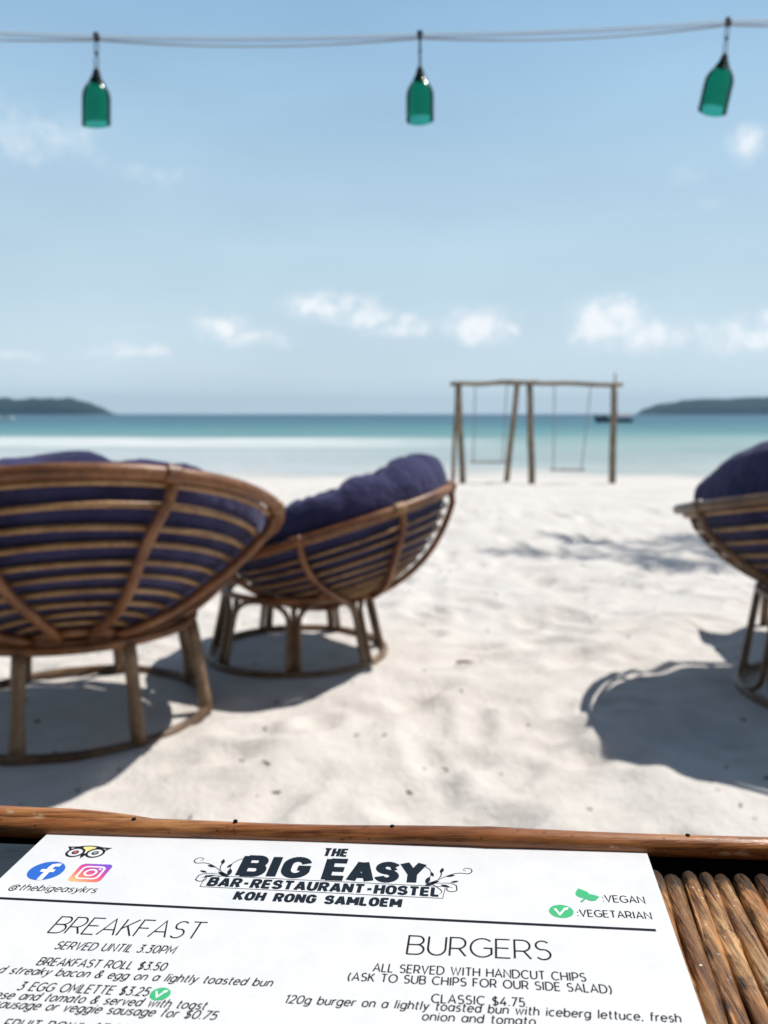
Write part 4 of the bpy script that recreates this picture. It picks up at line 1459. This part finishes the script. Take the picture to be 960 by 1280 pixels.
bm = bmesh.new()
patch(bm, leaf_pts(259.8, 42.0, 8.2, 3.0, -108), H1)
patch(bm, leaf_pts(259.6, 41.8, 6.4, 2.6, -14), H2)
ribbon(bm, [(260.2, 40.0), (259.6, 42.0), (257.6, 44.8)], .8, H3)
obj('vegan_leaf', bm, m_greenink, menu, smooth=False)


def vbadge(cu, cv, r_):
    bm = bmesh.new(); patch(bm, disc(cu, cv, r_ * 1.02, r_ * .96, 40), H1)
    o = obj('vegetarian_badge', bm, m_greenink, menu, smooth=False)
    bm = bmesh.new()
    k = r_ / 5
    ribbon(bm, [(cu - 2.6 * k, cv - 1.8 * k), (cu - .8 * k, cv + 2.4 * k), (cu + 1.0 * k, cv - .6 * k), (cu + 1.9 * k, cv - 1.9 * k)], .95 * k, H2)
    patch(bm, leaf_pts(cu + .9 * k, cv - .9 * k, 3.0 * k, .9 * k, -38), H3)
    obj('letter', bm, m_whiteink, o, smooth=False)


vbadge(248.6, 52.3, 5.0)
vbadge(101.2, 113.9, 3.6)

# ------------------------------------------------------------------ palm off to the right, whose fronds shade the sand
m_trunk = rattan('palm_trunk', (.10, .08, .06), (.20, .165, .13), (.28, .24, .19), .6, .9)
m_frond = mat('palm_frond', (.045, .085, .02), .6, .3)[0]
PX, PY, PZ = 7.9, 8.2, 8.0
palm = thing('palm_tree', 'palm beyond the right edge, its frond shadows streaking the sand', 'tree', (PX + 1.2, PY + .2, float(ground_height(PY)) - .1))
pb = Vector((PX + 1.2, PY + .2, float(ground_height(PY)) - .1))
bm = bmesh.new()
tube(bm, [pb.lerp(Vector((PX, PY, PZ)), i / 14) - pb + Vector((.35 * math.sin(i / 14 * math.pi), 0, 0)) for i in range(15)], lambda q: .16 - .06 * q + .008 * math.sin(q * 120), 12)
obj('trunk', bm, m_trunk, palm)
bm = bmesh.new()
for (a, L_, up_) in [(168, 2.7, .25), (183, 3.2, .35), (197, 2.4, .5), (150, 1.7, .6), (25, 2.4, .4), (-20, 2.3, .3), (60, 2.2, .6), (-60, 1.5, .7), (100, 1.6, .8)]:
    prevp = None
    dirv = Vector((math.cos(R(a)), math.sin(R(a)), 0))
    sv = Vector((-dirv.y, dirv.x, 0))
    for i in range(26):
        q = i / 25
        p_ = Vector((PX, PY, PZ)) - pb + dirv * (L_ * q) + Vector((0, 0, up_ * math.sin(q * 2.4) - .9 * q * q))
        if prevp is not None and i > 2:
            ll = .62 * math.sin(math.pi * (.12 + .86 * q)) ** .7
            for s_ in (-1, 1):
                lj = ll * random.uniform(.55, 1.15)
                tip = p_ + sv * s_ * lj * random.uniform(.45, .95) + dirv * lj * random.uniform(.2, .95) - Vector((0, 0, lj * random.uniform(.1, .6)))
                w_ = dirv * random.uniform(.014, .034)
                bm.faces.new([bm.verts.new(v) for v in (p_ - w_, p_ + w_, p_.lerp(tip, .6) + w_ * .9, tip, p_.lerp(tip, .6) - w_ * .9)])
        prevp = p_
    tube(bm, [Vector((PX, PY, PZ)) - pb + dirv * (L_ * i / 10) + Vector((0, 0, up_ * math.sin(i / 10 * 2.4) - .9 * (i / 10) ** 2)) for i in range(11)], lambda q: .022 * (1.05 - q), 6)
obj('crown', bm, m_frond, palm, smooth=False)

# ------------------------------------------------------------------ small things on the sand
m_twig = mat('dry_twig', (.13, .095, .065), .9, .1)[0]
m_leaf = mat('dry_leaf', (.10, .085, .065), .8, .2)[0]
bm = bmesh.new()
for k in range(260):
    x_, y_ = random.uniform(-2.6, 2.6), 1.75 + 6 * random.random() ** 2
    z_ = sand_z(x_, y_)
    a_, L_, w_ = random.uniform(0, 6.28), random.uniform(.004, .016), random.uniform(.002, .006)
    d_ = Vector((math.cos(a_), math.sin(a_), 0))
    e_ = Vector((-d_.y, d_.x, 0))
    c_ = Vector((x_, y_, z_ + .003))
    t_ = random.uniform(-.5, .5)
    top_ = [c_ + d_ * L_ + Vector((0, 0, t_ * L_)), c_ + e_ * w_, c_ - d_ * L_ * .9 + Vector((0, 0, .003)), c_ - e_ * w_]
    vs_ = [bm.verts.new(p) for p in top_] + [bm.verts.new(p - Vector((0, 0, .0035))) for p in top_]
    for f_ in ((0, 1, 2, 3), (7, 6, 5, 4), (0, 4, 5, 1), (1, 5, 6, 2), (2, 6, 7, 3), (3, 7, 4, 0)):
        bm.faces.new([vs_[i] for i in f_])
lit = obj('beach_litter', bm, m_leaf, smooth=False)
tag(lit, 'scattered dark bits of leaf and bark on the pale sand', 'beach litter', kind='stuff')
for (x, y, a, L_, lab) in [(.33, 3.21, 5, .10, 'short dry twig lying flat on the open sand'), (-.62, 6.9, 70, .22, 'thin curved twig sticking up from the sand behind the side-view chair')]:
    bm = bmesh.new()
    z_ = sand_z(x, y)
    d = Vector((math.cos(R(a)), math.sin(R(a)), 0))
    up_ = .10 if y > 6 else .004
    tube(bm, [d * (L_ * (i / 6 - .5)) + Vector((0, 0, .004 + up_ * (i / 6) ** 1.5 + .004 * math.sin(i))) for i in range(7)], lambda q: .0055 * (1.1 - .6 * q), 7)
    o = obj('twig', bm, m_twig)
    o.location = (x, y, z_)
    tag(o, lab, 'twig', 'twigs on the sand')

# ------------------------------------------------------------------ unseen beach bar, added behind the table to cut sky light
m_thatch, n, l, b = mat('thatch', (.16, .12, .075), .95, .05)
tc = n.new('ShaderNodeTexCoord')
l.new(ramp(n, l, noise_node(n, l, tc.outputs['Object'], 6, 5, .7, (6, 1, 1)), [(.3, (.09, .065, .04)), (.7, (.24, .18, .11))]), b.inputs['Base Color'])
hut = thing('sky_blocker_bar', 'unseen thatched beach bar added behind the rattan table to block sky light', 'building', (0, -4, 0))
bm = bmesh.new()
prof_r = [(2.9, 2.55), (1.6, 3.7), (0, 5.4), (-1.6, 3.7), (-2.9, 2.55)]
NXR = 60
rows = []
for i in range(NXR + 1):
    x = -7.5 + 15 * i / NXR
    ro = [bm.verts.new((x, y, z - (.10 * random.random() if k in (0, 4) else 0))) for k, (y, z) in enumerate(prof_r)]
    ri = [bm.verts.new((x, y * .985, z - .22)) for k, (y, z) in enumerate(prof_r)]
    rows.append(ro + ri[::-1])
for i in range(NXR):
    for k in range(10):
        bm.faces.new((rows[i][k], rows[i + 1][k], rows[i + 1][(k + 1) % 10], rows[i][(k + 1) % 10]))
bm.faces.new(rows[0]); bm.faces.new(list(reversed(rows[-1])))
obj('thatched_roof', bm, m_thatch, hut, smooth=False)
for x in (-7, -3.5, 3.5, 7):
    for y in (2.4, -2.4):
        bm = bmesh.new()
        tube(bm, [(x, y, -.1), (x + .02, y, 1.4), (x, y, 2.75)], .07, 10)
        obj('post', bm, M_LEG, hut)
bm = bmesh.new()
box(bm, (0, -2.3, 1.3), (13.8, .08, 2.6))
obj('back_wall', bm, M_LEG, hut, smooth=False)
bm = bmesh.new()
box(bm, (0, -.8, .55), (6, .7, 1.1))
bmesh.ops.bevel(bm, geom=bm.edges[:], offset=.03, segments=2, affect='EDGES')
obj('counter', bm, M_DARKRIM, hut, smooth=False)
